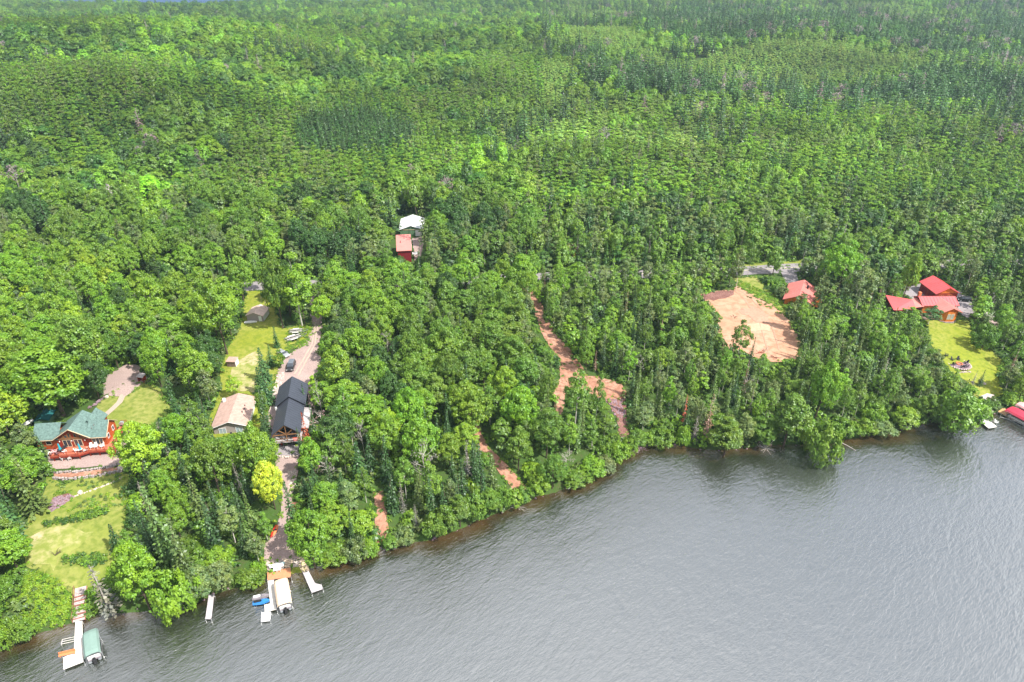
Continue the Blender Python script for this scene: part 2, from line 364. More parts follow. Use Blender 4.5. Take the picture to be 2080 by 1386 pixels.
def ribbon(name, cl, wd, m, layer=1, rag=.2, excl=True, **k):
    """strip of given half widths along a centre line of photograph points"""
    W = [Vector(G(*p)[:2]) for p in cl]; Lf, Rt = [], []
    for i, p in enumerate(W):
        d = (W[min(i + 1, len(W) - 1)] - W[max(i - 1, 0)]).normalized(); nrm = Vector((-d.y, d.x)); ww = wd[i] if isinstance(wd, (list, tuple)) else wd
        Lf.append(tuple(p + nrm * ww)); Rt.append(tuple(p - nrm * ww))
    return patch(name, Lf + Rt[::-1], m, layer, px=False, rag=rag, excl=excl, **k)

# lawns
patch('lawn', [(96, 965), (130, 985), (225, 955), (262, 965), (258, 1030), (250, 1080), (235, 1150), (205, 1185), (172, 1212), (150, 1210), (90, 1165), (50, 1150), (45, 1090), (60, 1050), (88, 1005)], 'lawn', 1)
patch('lawn', [(60, 1092), (120, 1062), (190, 1082), (165, 1110), (120, 1135), (110, 1160), (60, 1140)], 'lawn_dry', 2, rag=.8, excl=False)
patch('lawn', [(190, 845), (200, 820), (225, 800), (250, 780), (285, 770), (325, 790), (345, 830), (335, 862), (270, 875), (230, 868)], 'lawn', 1)
patch('lawn', [(500, 592), (552, 592), (566, 650), (575, 668), (640, 655), (632, 700), (580, 712), (570, 745), (545, 800), (540, 860), (520, 885), (430, 890), (420, 860), (445, 800), (450, 745), (462, 710), (490, 660)], 'lawn_yellow', 1)
patch('lawn', [(470, 740), (520, 715), (545, 745), (520, 800), (475, 790)], 'lawn_dry', 2, rag=.6, excl=False)
patch('lawn', [(1880, 650), (1965, 650), (1975, 672), (2000, 700), (2040, 738), (2030, 775), (2040, 800), (2010, 812), (1980, 806), (1965, 775), (1935, 760), (1915, 735), (1885, 690)], 'lawn_yellow', 1)
patch('grass_verge', [(1488, 566), (1535, 562), (1560, 590), (1605, 620), (1590, 640), (1545, 618), (1515, 600)], 'lawn', 1)
patch('grass_verge', [(1480, 538), (1640, 528), (1660, 538), (1560, 543), (1490, 548)], 'lawn', 1)
patch('shore_turf', [(588, 1148), (618, 1142), (622, 1162), (592, 1168)], 'lawn_yellow', 2, excl=True)
# road: one strip with a pale centre line
road_cl = [(250, 600), (400, 590), (540, 580), (700, 578), (860, 575), (1035, 567), (1150, 562), (1280, 558), (1400, 557), (1480, 553), (1560, 548), (1620, 544), (1720, 545), (1850, 540), (2000, 535), (2150, 530)]
ribbon('road', road_cl, 3.4, 'asphalt', 2, rag=.08)
ribbon('road_centre_line', [p for p in road_cl if p[0] > 1000], .11, 'paint', 3, rag=.0, excl=False)
ribbon('driveway', [(1600, 548), (1604, 562), (1612, 580), (1622, 590)], [3, 2.4, 2.4, 3], 'asphalt', 3, rag=.1)
# drives and paths
patch('driveway', [(205, 800), (212, 768), (240, 750), (262, 738), (285, 745), (300, 770), (286, 782), (268, 798), (255, 806), (228, 806)], 'gravel', 2)
ribbon('footpath', [(252, 800), (243, 818), (228, 832), (212, 846), (200, 858)], .75, 'path', 2, rag=.05)
patch('driveway', [(628, 625), (652, 622), (655, 660), (650, 700), (652, 740), (645, 790), (630, 880), (612, 900), (560, 900), (545, 880), (545, 840), (560, 780), (565, 752), (585, 722), (600, 712), (625, 690), (634, 660)], 'gravel', 2)
ribbon('driveway', [(640, 628), (646, 606), (650, 585), (655, 575)], 2.4, 'gravel', 1)
patch('driveway', [(556, 922), (608, 922), (604, 965), (594, 1000), (592, 1060), (604, 1110), (614, 1136), (536, 1142), (536, 1110), (556, 1082), (568, 1050), (575, 1010), (560, 960)], 'gravel', 2)
ribbon('dirt_path', [(768, 1000), (773, 1030), (774, 1060), (776, 1085), (777, 1103)], [1.1, 1.2, 1.3, 1.5, 1.4], 'red_soil', 2)
ribbon('dirt_road', [(1060, 575), (1085, 608), (1100, 645), (1118, 685), (1140, 712), (1160, 745), (1172, 770)], [2.0, 1.7, 1.7, 2.0, 2.6, 3.0, 3.2], 'red_soil', 2)
patch('dirt_road', [(1135, 745), (1165, 740), (1185, 765), (1215, 766), (1262, 780), (1274, 800), (1262, 812), (1225, 812), (1195, 800), (1165, 790), (1150, 800), (1140, 850), (1128, 850), (1122, 800), (1138, 770)], 'red_soil', 3)
patch('dark_soil_and_shade', [(1225, 808), (1270, 806), (1272, 850), (1278, 895), (1300, 912), (1275, 915), (1258, 885), (1250, 840)], 'dark_red_soil', 2)
ribbon('dirt_path', [(958, 840), (968, 880), (985, 915), (1010, 940), (1035, 968), (1060, 1000)], [1.1, 1.2, 1.3, 1.3, 1.5, 1.6], 'red_soil', 2)
patch('dirt_clearing', [(1418, 600), (1455, 592), (1490, 590), (1498, 575), (1512, 590), (1560, 612), (1602, 650), (1626, 695), (1628, 732), (1600, 738), (1560, 736), (1528, 728), (1505, 712), (1480, 720), (1462, 700), (1458, 650), (1440, 618)], 'sand_soil', 2, rag=.5)
patch('driveway', [(1840, 582), (1875, 575), (1895, 600), (1950, 590), (1972, 610), (1985, 640), (1965, 648), (1920, 620), (1860, 612), (1835, 600)], 'grey_gravel', 2)
patch('driveway', [(2000, 645), (2025, 650), (2035, 675), (2010, 665)], 'gravel', 1)
# patio, terraces
patch('patio', [(95, 925), (120, 925), (240, 905), (268, 862), (275, 885), (250, 915), (248, 944), (180, 950), (105, 955)], 'gravel', 2, rag=.1)
patch('terrace_soil', [(108, 962), (180, 958), (250, 948), (252, 955), (185, 968), (112, 972)], 'red_soil', 2, rag=.1)
patch('rock_bed', [(95, 1035), (108, 1012), (140, 1003), (150, 1010), (128, 1028), (98, 1042)], 'dark_red_soil', 2)
patch('patio', [(560, 906), (612, 902), (612, 926), (560, 928)], 'grey_gravel', 3, rag=.05)
patch('patio', [(838, 484), (862, 480), (856, 520), (842, 530)], 'gravel', 1)

# wheel ruts, damp and pale patches worn into the bare ground, plus painted edge shade
for cl in ([(1492, 592), (1510, 606), (1535, 640), (1550, 680), (1560, 715)], [(1500, 590), (1522, 604), (1552, 636), (1572, 676), (1582, 712)]): ribbon('wheel_rut', cl, .16, 'wet_sand', 3, rag=.12, excl=False)
patch('damp_soil', [(1500, 632), (1530, 622), (1562, 640), (1560, 658), (1530, 652)], 'wet_sand', 3, rag=.9, excl=False)
patch('pale_soil', [(1505, 662), (1540, 656), (1575, 664), (1565, 674), (1525, 674)], 'pale_sand', 3, rag=.9, excl=False)
patch('dark_soil_and_shade', [(1420, 600), (1455, 593), (1490, 591), (1486, 602), (1450, 612), (1428, 610)], 'dark_red_soil', 3, rag=.6, excl=False)  # shadow on the clearing's far edge, painted in dark soil colour
for cl in ([(648, 650), (640, 700), (618, 742), (606, 765)], [(644, 650), (634, 700), (610, 742), (598, 762)]): ribbon('wheel_rut', cl, .22, 'path', 3, rag=.1, excl=False)
for cl in ([(530, 600), (530, 625)], [(538, 600), (539, 630)]): ribbon('wheel_rut', cl, .3, 'lawn_dry', 2, rag=.1, excl=False)
# ------------------------------------------------------------------ tree prototypes
def unit(a): return a / np.maximum(np.linalg.norm(a, axis=-1, keepdims=True), 1e-6)
def quads_from(C, N, size, aspect=.7, r=rng, T=None):
    n = len(C); N = unit(N)
    t = unit(np.cross(N, unit(r.normal(size=(n, 3))))) if T is None else unit(T - N * (T * N).sum(1, keepdims=True))
    b = np.cross(N, t); s = (np.asarray(size) * np.ones(n) * r.uniform(.7, 1.3, n))[:, None]
    t = t * s * .5; b = b * s * .5 * aspect
    V = np.stack([C - t * 1.0, C - b, C + t * 1.0, C + b], 1).reshape(-1, 3)      # pointed, leaf-spray shaped
    return V, np.arange(4 * n).reshape(-1, 4)
def clumps(cent, rad, per, size, jit=.38, up=.3, ctr=None, ow=.6):
    """leaf sprays on the shells of many small clumps"""
    n = len(cent); C = np.repeat(cent, per, 0); R = np.repeat(rad, per)[:, None]
    d = unit(rng.normal(size=(n * per, 3)) + [0, 0, .45]); d[:, 2] *= .8
    q = rng.uniform(.5, 1.05, (n * per, 1)); q = np.where(rng.random(q.shape) < .10, q * 1.35, q)
    P = C + d * R * q
    o = unit(P - ctr) if ctr is not None else d
    N = unit(d * .7 + o * ow + [0, 0, up]) + rng.normal(size=d.shape) * jit
    T = d * .8 + o * .5 + [0, 0, .55] + rng.normal(size=d.shape) * .35
    return quads_from(P, N, size, .62, T=T)
def broad_crown(R, H, base, boughs, per_b, per_c, size, cr=.8, top=1.0, sq=1.0, seed=0, jit=.38, ow=.6, rrr=(.40, .78)):
    """lobed crown: boughs carry clumps that carry leaf sprays"""
    global rng
    rng = np.random.default_rng(seed)
    hz = (H - base) / 2; cz = base + hz; k = np.arange(boughs) + .5
    ph = np.arccos(1 - 1.75 * k / boughs) ; th = k * 2.39996 + rng.uniform(-.3, .3, boughs)
    rr = rng.uniform(*rrr, boughs)
    bx = R * rr * np.sin(ph) * np.cos(th); by = R * rr * np.sin(ph) * np.sin(th); bz = cz + hz * rng.uniform(.5, .74, boughs) * np.cos(ph) * top
    B = np.stack([bx, by, bz], 1); br = R * rng.uniform(.26, .48, boughs) * (1 - .4 * np.clip(np.cos(ph), 0, 1))
    tp = np.argmin(ph)
    if cr < .75: B[tp] = [rng.uniform(-.12, .12) * R, rng.uniform(-.12, .12) * R, H - br[tp] * 1.05]
    d = unit(rng.normal(size=(boughs * per_b, 3)) + np.repeat(unit(B - [0, 0, cz]), per_b, 0) * .6 + [0, 0, .3])
    C = np.repeat(B, per_b, 0) + d * np.repeat(br, per_b)[:, None] * [1, 1, .8 * sq]
    return clumps(C, rng.uniform(.55, 1.15, len(C)) * cr, per_c, size, jit, ctr=np.array([0, 0, base + hz * .5]), ow=ow)
def conifer_crown(H, R, step, nb, size, base=.06, droop=.28, power=.85, dens=1.0, seed=0, gap=0):
    global rng
    rng = np.random.default_rng(seed); CC, NN, TT, SS = [], [], [], []
    z = H * base
    while z < H * .985:
        t = (z - H * base) / (H * (1 - base)); r = R * (1 - t) ** power * rng.uniform(.8, 1.12) + .06
        if rng.random() >= gap:
            n = max(4, int(nb * (1 - t * .45))); th = rng.uniform(0, 6.28) + np.arange(n) * 2 * math.pi / n + rng.uniform(-.2, .2, n)
            for a in th:
                ln = r * rng.uniform(.75, 1.1); m = max(1, int(ln / (size * .62) * dens)); s = (np.arange(m) + .6) / m
                x = np.stack([np.cos(a) * s * ln, np.sin(a) * s * ln, z - droop * ln * s ** 1.6 + .12 * ln * (1 - s)], 1) + rng.normal(size=(m, 3)) * .06
                CC.append(x); NN.append(np.tile([0, 0, 1.0], (m, 1)) + rng.normal(size=(m, 3)) * .45 + np.array([math.cos(a), math.sin(a), 0]) * .35)
                TT.append(np.tile([math.cos(a), math.sin(a), -droop], (m, 1)) + rng.normal(size=(m, 3)) * .25); SS.append(np.full(m, size * (1.1 - .35 * t)))
        z += step * rng.uniform(.8, 1.2)
    CC.append(np.array([[0, 0, H * .985], [0, 0, H]])); NN.append(np.array([[1, .2, 0], [.1, 1, 0.]])); TT.append(np.array([[0, 0, 1.], [0, 0, 1.]])); SS.append(np.full(2, size))
    return quads_from(np.vstack(CC), np.vstack(NN), np.concatenate(SS), .62, T=np.vstack(TT))
def trunk_mesh(H, r, limbs=0, lz=(.35, .8), ll=2.5, seed=0, up=.8, sub=0):
    rnd = random.Random(seed); b = MB(); k = [(rnd.uniform(-.12, .12) * i, rnd.uniform(-.12, .12) * i, H * i / 4) for i in range(5)]; k[0] = (0, 0, -.6)
    b.tube(k, r, 6, r * .18)
    for i in range(limbs):
        z = H * rnd.uniform(*lz); a = i * 2.4 + rnd.uniform(-.4, .4); q = ll * rnd.uniform(.6, 1.1) * (1.25 - z / H * .8)
        p0 = (0, 0, z); p1 = (math.cos(a) * q * .5, math.sin(a) * q * .5, z + q * .4 * up); p2 = (math.cos(a + .2) * q, math.sin(a + .2) * q, z + q * up)
        b.tube([p0, p1, p2], r * .42, 4, r * .08)
        for s in range(sub):
            c = a + rnd.uniform(-1.1, 1.1); f = rnd.uniform(.4, .95); p = [p0[j] + (p2[j] - p0[j]) * f for j in range(3)]
            b.tube([p, (p[0] + math.cos(c) * q * .4, p[1] + math.sin(c) * q * .4, p[2] + q * rnd.uniform(.1, .45))], r * .16, 3, r * .05)
    return b
def arr(mb):
    return np.array(mb.v), mb.f
PROTO = {}     # kind -> list of dict(H, R, base, crown mesh, trunk mesh)
def proto(kind, crown, mat_c, tb, mat_t, H, R, base):
    V, F = crown; cm = mesh_np(kind + '_crown', V, [F], [M[mat_c]])
    tm = bpy.data.meshes.new(kind + '_trunk'); tm.from_pydata(tb.v, [], tb.f); tm.materials.append(M[mat_t])
    PROTO.setdefault(kind, []).append(dict(H=H, R=R, base=base, crown=cm, trunk=tm))
for s in range(7):
    H, R, bs = [(14, 5.0, 3.0), (15, 4.2, 3.5), (13, 4.6, 2.2), (16, 4.8, 4.0), (14, 3.8, 2.5), (17, 4.3, 2.0), (12, 5.0, 2.5)][s]
    proto('maple', broad_crown(R, H, bs, 17 + 2 * s, 12, 34, .42, .74, seed=s + 1, jit=.42, rrr=((.40, .78), (.35, .70), (.45, .85))[s % 3]), 'leaf', trunk_mesh(H * .8, .26, 6, (.3, .6), R * .75, s), 'bark', H, R, bs)
for s in range(6):
    H, R, bs = [(12, 2.4, 2.0), (13, 2.7, 3.4), (11, 2.2, 1.5), (13, 3.0, 2.5), (14, 2.2, 2.0), (11, 2.8, 2.2)][s]
    proto('birch', broad_crown(R, H, bs, 15, 10, 24, .36, .56, seed=s + 21), 'leaf', trunk_mesh(H * .93, .12, 7, (.4, .85), R * .8, s + 9), 'birch_bark', H, R, bs)
for s in range(3):
    H, R, bs = [(4.5, 2.8, .1), (5.5, 2.6, .1), (3.8, 3.0, .0)][s]
    proto('shrub', broad_crown(R, H, bs, 15, 10, 22, .36, .56, seed=s + 41), 'leaf', trunk_mesh(H * .6, .08, 5, (.1, .4), R * .7, s + 19), 'bark', H, R, bs)
for s in range(4):
    H, R = [(11, 1.45), (13, 1.6), (10, 1.9), (12, 1.25)][s]
    proto('spruce', conifer_crown(H, R, .36, 9, .5, seed=s + 51, droop=[.3, .4, .2, .5][s], power=[.85, .8, .9, .7][s]), 'needle', trunk_mesh(H, .12, 0, seed=s), 'bark', H, R, .5)
for s in range(2):
    H, R = [(17, 3.4), (19, 3.0)][s]
    proto('pine', conifer_crown(H, R, .95, 8, .75, base=.22, droop=-.05, power=.55, dens=1.8, seed=s + 61, gap=.08), 'needle', trunk_mesh(H, .22, 0, seed=s), 'bark', H, R, H * .2)
for s in range(3):
    H, R = [(10, .9), (11, 1.1), (9, 1.2)][s]
    V, F = conifer_crown(H, R, .42, 7, .36, base=.15, droop=.55, power=.7, dens=.9, seed=s + 71, gap=.1)
    proto('dead_spruce', (V, F), 'twig', trunk_mesh(H, .10, 6, (.3, .9), .8, s, up=-.2), 'dead_wood', H, R, 1.5)
for s in range(2):
    H, R = [(11, 2.6), (9, 3.0)][s]
    V, F = broad_crown(R, H, 4, 9, 4, 5, .3, .5, seed=s + 81)
    proto('snag', (V, F), 'twig', trunk_mesh(H * .95, .15, 13, (.35, .9), R, s + 31, up=.75, sub=4), 'dead_wood', H, R, 4)
# lighter versions for the distant forest
def low(kind, crown, mat_c, tb, mat_t, H, R):
    V, F = crown; tv, tf = arr(tb); n = len(V); t4 = np.array([f for f in tf if len(f) == 4]) + n
    me = mesh_np('far_' + kind, np.vstack([V, tv]), [F, t4], [M[mat_c], M[mat_t]], np.concatenate([np.zeros(len(F)), np.ones(len(t4))]))
    PROTO.setdefault('far_' + kind, []).append(dict(H=H, R=R, mesh=me))
for s in range(6): low('maple', broad_crown(4.6, (12, 10, 13, 11, 14, 12)[s], 1.0, 13 + 2 * s, 9, 13, .72, .85, seed=s + 101, jit=.16, ow=1.6, rrr=(.50, .64)), 'leaf', trunk_mesh(9, .25), 'bark', 13, 4.6)
for s in range(6): low('aspen', broad_crown((1.9, 2.2, 1.6, 2.0, 1.7, 2.4)[s], (9.5, 8.5, 10.5, 9, 9.8, 8)[s], .8, 9, 6, 10, .56, .5, seed=s + 111, jit=.18, ow=1.5, rrr=(.45, .62)), 'leaf', trunk_mesh(8, .07), 'birch_bark' if s == 1 else 'bark', 9.5, 1.7)
for s in range(3): low('spruce', conifer_crown(12, 1.6, .6, 7, .8, seed=s + 121), 'needle', trunk_mesh(12, .12), 'bark', 12, 1.6)
for s in range(2): low('pine', conifer_crown(19, 3.4, 1.2, 7, 1.3, base=.25, droop=-.05, power=.5, dens=1.5, seed=s + 131, gap=.1), 'needle', trunk_mesh(19, .3), 'bark', 19, 3.4)
low('dead', conifer_crown(12, 1.3, .7, 6, .5, base=.2, droop=.5, power=.7, seed=141, gap=.1), 'twig', trunk_mesh(12, .14), 'dead_wood', 12, 1.3)
low('dead', broad_crown(3.6, 14, 6, 9, 6, 7, .5, .8, seed=142), 'twig', trunk_mesh(13, .2, 9, (.4, .9), 3, 3), 'dead_wood', 14, 3.6)
for s in range(3): low('bush', broad_crown(1.25, 1.7, -.1, 7, 4, 7, .42, .35, seed=s + 151), 'leaf', trunk_mesh(.8, .03), 'bark', 1.7, 1.25)
rng = np.random.default_rng(11)

# ------------------------------------------------------------------ where the photograph shows open ground or buildings
OPEN = [
 [(78, 858), (135, 856), (160, 830), (182, 833), (222, 848), (250, 860), (272, 872), (250, 893), (240, 930), (255, 955), (250, 1000), (247, 1060), (236, 1100), (232, 1150), (205, 1185), (172, 1215), (172, 1290), (205, 1285), (205, 1335), (150, 1360), (120, 1360), (135, 1290), (148, 1195), (70, 1155), (53, 1130), (60, 1050), (95, 1005), (110, 985), (98, 945), (96, 915), (100, 900), (78, 880)],
 [(190, 838), (215, 775), (250, 748), (285, 752), (298, 772), (285, 790), (318, 800), (330, 850), (262, 872), (225, 856)],
 [(503, 617), (520, 590), (545, 592), (545, 625), (556, 655), (560, 700), (545, 735), (518, 770), (512, 795), (520, 808), (515, 870), (500, 888), (430, 886), (428, 862), (450, 800), (462, 745), (463, 722), (490, 675), (500, 652)],
 [(570, 668), (600, 658), (628, 640), (642, 625), (652, 640), (648, 740), (640, 768), (624, 782), (622, 875), (610, 890), (608, 918), (556, 918), (552, 860), (562, 790), (572, 755), (562, 712), (575, 705)],
 [(565, 925), (604, 925), (600, 990), (592, 1040), (600, 1110), (614, 1140), (660, 1192), (640, 1205), (600, 1200), (590, 1245), (540, 1268), (512, 1230), (515, 1205), (540, 1185), (538, 1120), (545, 1092), (552, 1062), (575, 1015), (575, 960)],
 [(764, 1012), (783, 1012), (787, 1100), (767, 1106)],
 [(1083, 615), (1098, 620), (1120, 672), (1165, 722), (1190, 762), (1222, 768), (1268, 785), (1272, 800), (1275, 885), (1258, 885), (1248, 832), (1225, 810), (1190, 800), (1160, 768), (1140, 790), (1128, 808), (1122, 800), (1142, 752), (1135, 722), (1100, 690), (1090, 650)],
 [(990, 900), (1026, 918), (1064, 985), (1030, 990)],
 [(948, 840), (980, 842), (1014, 915), (980, 922)],
 [(1425, 602), (1470, 592), (1490, 588), (1493, 570), (1515, 590), (1560, 612), (1600, 650), (1625, 695), (1625, 730), (1590, 733), (1530, 722), (1500, 705), (1480, 690), (1465, 690), (1462, 640)],
 [(1490, 545), (1625, 537), (1628, 552), (1605, 572), (1590, 560), (1495, 562)],
 [(1602, 577), (1620, 565), (1655, 582), (1660, 600), (1642, 618), (1600, 600)],
 [(1798, 600), (1815, 598), (1848, 608), (1842, 585), (1876, 572), (1903, 556), (1953, 590), (1972, 615), (1980, 640), (1962, 650), (1965, 672), (1992, 700), (2032, 740), (2022, 775), (2030, 800), (2000, 812), (1985, 800), (1985, 785), (1940, 755), (1925, 730), (1890, 690), (1885, 660), (1870, 630), (1840, 632), (1805, 628)],
 [(1985, 850), (2025, 872), (2080, 872), (2080, 812), (2030, 828)],
 [(813, 435), (858, 437), (858, 480), (845, 500), (838, 532), (812, 530), (812, 475)],
 [(1018, 560), (1058, 558), (1056, 570), (1018, 572)], [(522, 574), (548, 572), (548, 590), (522, 590)],
 [(62, 1150), (148, 1195), (148, 1265), (92, 1278), (42, 1288), (45, 1225)], [(168, 1205), (205, 1186), (228, 1180), (228, 1235), (170, 1260)],
 [(415, 1205), (435, 1205), (435, 1262), (415, 1262)],
]
MW, MH = 520, 346
gu, gv = np.meshgrid((np.arange(MW) + .5) * 4, (np.arange(MH) + .5) * 4)
OM = np.zeros((MH, MW), bool)
for p in OPEN: OM |= inpoly(gu, gv, p)
def blocked(x, y, z0, H, R, base=0.0):
    """share of a tree's outline that would hide open ground"""
    n = 0; k = 0
    for a, h in ((0, .98), (0, .8), (-.6, .75), (.6, .75), (0, .6), (-.95, .5), (.95, .5), (-.8, .3), (.8, .3), (0, .3), (0, .05)):
        zz = base + (H - base) * h if h > .1 else .1
        u, v, d = project(x + a * R, y, z0 + zz); i, j = int(v / 4), int(u / 4); k += 1
        if 0 <= i < MH and 0 <= j < MW and OM[i, j]: n += 1
    return n / k
# coarse grid of excluded ground
def excluded(x, y):
    r = np.zeros(np.shape(x), bool)
    for W in EXCL: r |= inpoly(x, y, W)
    return r

TREES = []          # kind, x, y, H, R, tint, variant
TINT = dict(bright=(.165, .320, .024), mid=(.122, .240, .026), dark=(.058, .140, .026), grey=(.140, .215, .070), yellow=(.46, .55, .05),
            lime=(.235, .385, .026), spruce=(.050, .110, .032), blue=(.070, .165, .052), olive=(.115, .185, .045), rust=(.42, .095, .04), brown=(.30, .17, .12), deadgrey=(.19, .18, .15), pink=(.33, .23, .2))
def tint(n, j=.14):
    c = np.array(TINT[n]); f = 1 + rng.uniform(-j, j); return tuple(float(v) for v in c * f * (1 + rng.uniform(-j * .5, j * .5, 3)))
PLACED = {}
def near_ok(x, y, R, k=.72):
    cx, cy2 = int(x // 6), int(y // 6)
    for i in range(cx - 1, cx + 2):
        for j in range(cy2 - 1, cy2 + 2):
            for (a, b, r) in PLACED.get((i, j), ()):
                if (a - x) ** 2 + (b - y) ** 2 < ((r + R) * k) ** 2: return False
    return True
def put(kind, x, y, H, R, tn, spec=None):
    PLACED.setdefault((int(x // 6), int(y // 6)), []).append((x, y, R))
    TREES.append(dict(kind=kind, x=float(x), y=float(y), z=float(Z(x, y)), H=H, R=R, tint=tint(tn), tn=tn, spec=spec))
def hand(kind, u, vb, vt, hw, tn, spec=None):
    """a tree measured in the photograph: foot, top and half width"""
    x, y, z = G(u, vb); dep = project(x, y, z)[2]
    t = (693 - vt) / FPX; zt = (HC * (CP + t * SP) + y * (t * CP - SP)) / (CP + t * SP)
    put(kind, x, y, max(1.0, zt - z), hw * dep / FPX, tn, spec)
hand('maple', 130, 845, 700, 62, 'bright', 'very wide bright green leafy tree directly behind the green roofed log house')
hand('maple', 40, 800, 690, 46, 'bright'); hand('maple', 195, 790, 640, 40, 'mid'); hand('maple', 22, 890, 790, 42, 'lime', 'sunlit yellow green tree at the left picture edge above the log house deck')
hand('maple', 312, 985, 856, 46, 'lime', 'bright lime green leafy tree right of the log house patio'); hand('maple', 70, 985, 905, 32, 'mid')
hand('maple', 535, 985, 862, 36, 'bright', 'bright leafy tree between the tan roofed house and the black roofed house')
hand('maple', 560, 1035, 935, 28, 'yellow', 'vivid yellow tree beside the gravel path below the black house')
hand('maple', 448, 1010, 885, 40, 'mid'); hand('birch', 545, 1100, 1040, 14, 'mid')
hand('spruce', 632, 938, 836, 17, 'rust', 'rusty red dead conifer standing at the right side of the black roofed house')
hand('dead_spruce', 645, 960, 900, 9, 'pink'); hand('snag', 662, 900, 838, 26, 'pink', 'bare pinkish dead tree right of the rusty red conifer'); hand('snag', 660, 860, 770, 13, 'deadgrey')
hand('maple', 462, 720, 565, 42, 'bright'); hand('maple', 575, 668, 515, 29, 'mid', 'tall dark leafy tree right of the small grey shed'); hand('birch', 615, 664, 512, 30, 'bright')
hand('spruce', 563, 706, 663, 8, 'spruce', 'little dark spruce alone on the lawn left of the boat trailers')
hand('spruce', 548, 822, 738, 20, 'blue', 'bushy blue green spruce between the lawn and the black house'); hand('spruce', 540, 775, 705, 16, 'blue'); hand('spruce', 552, 745, 700, 14, 'blue'); hand('spruce', 530, 800, 745, 14, 'spruce')
hand('birch', 572, 748, 712, 12, 'mid'); hand('birch', 478, 808, 765, 15, 'lime', 'small pale yellow green tree just behind the tan roofed house')
hand('maple', 690, 800, 700, 32, 'bright'); hand('maple', 682, 730, 672, 26, 'bright'); hand('birch', 640, 800, 762, 12, 'lime')
hand('spruce', 604, 1098, 978, 17, 'spruce', 'tall pointed spruce at the right edge of the gravel path to the lake'); hand('spruce', 640, 1080, 1000, 15, 'spruce'); hand('spruce', 622, 830, 780, 8, 'spruce')
hand('maple', 640, 1150, 1040, 42, 'bright', 'bright bushy tree on the shore right of the stone steps'); hand('spruce', 613, 918, 868, 9, 'spruce')
hand('dead_spruce', 232, 1250, 1148, 24, 'deadgrey', 'grey withered spruce on the shore right of the long wooden stair'); hand('spruce', 240, 1118, 1066, 14, 'spruce', 'small dark spruce at the right edge of the lower lawn')
hand('spruce', 355, 1150, 975, 28, 'olive'); hand('spruce', 385, 1190, 1050, 24, 'olive'); hand('maple', 305, 1240, 1100, 42, 'bright'); hand('shrub', 365, 1245, 1165, 48, 'bright', 'round bright bush overhanging the water left of the small grey dock')
for u_, vb_, vt_, hw_, tn_ in ((285, 960, 890, 16, 'spruce'), (390, 1010, 905, 20, 'spruce'), (415, 1060, 950, 20, 'olive'), (440, 1120, 1010, 18, 'spruce'), (470, 1060, 980, 14, 'spruce'), (505, 1020, 945, 13, 'spruce'), (325, 1080, 990, 20, 'olive'), (500, 1130, 1060, 16, 'spruce'), (520, 1090, 1000, 13, 'olive'), (880, 1060, 965, 16, 'spruce'), (905, 1070, 980, 13, 'spruce'), (930, 1050, 975, 13, 'spruce'), (985, 1040, 960, 15, 'spruce'), (850, 1040, 950, 14, 'olive')): hand('spruce', u_, vb_, vt_, hw_, tn_)
hand('spruce', 25, 1110, 985, 34, 'blue'); hand('spruce', 75, 1040, 930, 34, 'olive'); hand('maple', 2, 1300, 1185, 36, 'mid'); hand('shrub', 40, 1306, 1255, 24, 'mid'); hand('shrub', 10, 1318, 1262, 26, 'bright'); hand('maple', -30, 1300, 1150, 40, 'mid'); hand('shrub', 62, 1298, 1262, 18, 'mid')
hand('snag', 862, 1000, 895, 30, 'deadgrey', 'bare white branching dead tree among green trees above the shore'); hand('snag', 743, 935, 840, 14, 'deadgrey'); hand('dead_spruce', 950, 975, 893, 10, 'deadgrey')
hand('dead_spruce', 1387, 868, 803, 6, 'rust', 'thin rust coloured dead spire left of the middle shore'); hand('dead_spruce', 1432, 896, 800, 11, 'brown'); hand('dead_spruce', 1408, 900, 845, 10, 'deadgrey')
hand('shrub', 1660, 935, 855, 39, 'mid', 'round green bush standing out over the water on the right shore'); hand('shrub', 1938, 880, 788, 42, 'mid', 'largest dark round bush on the shore left of the white dock')
hand('maple', 1592, 905, 800, 36, 'mid'); hand('maple', 1655, 850, 733, 31, 'bright', 'bright rounded tree on a bare trunk behind the right shore'); hand('maple', 1470, 925, 850, 34, 'mid')
hand('birch', 1494, 592, 506, 13, 'grey', 'slender pale birch at the roadside left of the dirt clearing'); hand('birch', 1497, 732, 652, 20, 'mid'); hand('spruce', 1521, 742, 685, 10, 'spruce', 'dark small spruce in front of the dirt clearing'); hand('spruce', 1474, 755, 700, 15, 'spruce')
hand('birch', 1603, 668, 598, 10, 'grey'); hand('birch', 1622, 650, 598, 16, 'olive', 'thin crowned tree in front of the red roofed house by the road')
hand('pine', 866, 520, 388, 14, 'olive', 'tall brown grey conifer right of the white roofed barn'); hand('dead_spruce', 742, 405, 366, 6, 'rust', 'reddish dead conifer spire sticking up behind the barn')
hand('pine', 795, 480, 400, 26, 'spruce'); hand('maple', 1076, 580, 512, 22, 'bright', 'round bright green tree at the roadside bend'); hand('maple', 1110, 930, 830, 36, 'mid')
hand('spruce', 1989, 784, 752, 8, 'spruce', 'small dark conifer on the lawn below the fire circle'); hand('dead_spruce', 1973, 785, 753, 5, 'deadgrey', 'grey stub of a dead conifer beside the small lawn conifer')
hand('shrub', 1995, 706, 660, 27, 'mid', 'round shrub at the right edge of the sloping lawn'); hand('maple', 1832, 615, 515, 18, 'bright'); hand('birch', 1885, 660, 622, 18, 'blue', 'small leafy tree in front of the red roofed log house'); hand('birch', 1842, 668, 625, 17, 'mid')
hand('maple', 1190, 755, 690, 16, 'bright', 'bright little tree at the right side of the dirt road'); hand('birch', 1168, 862, 752, 28, 'mid'); hand('birch', 1208, 868, 758, 15, 'mid')
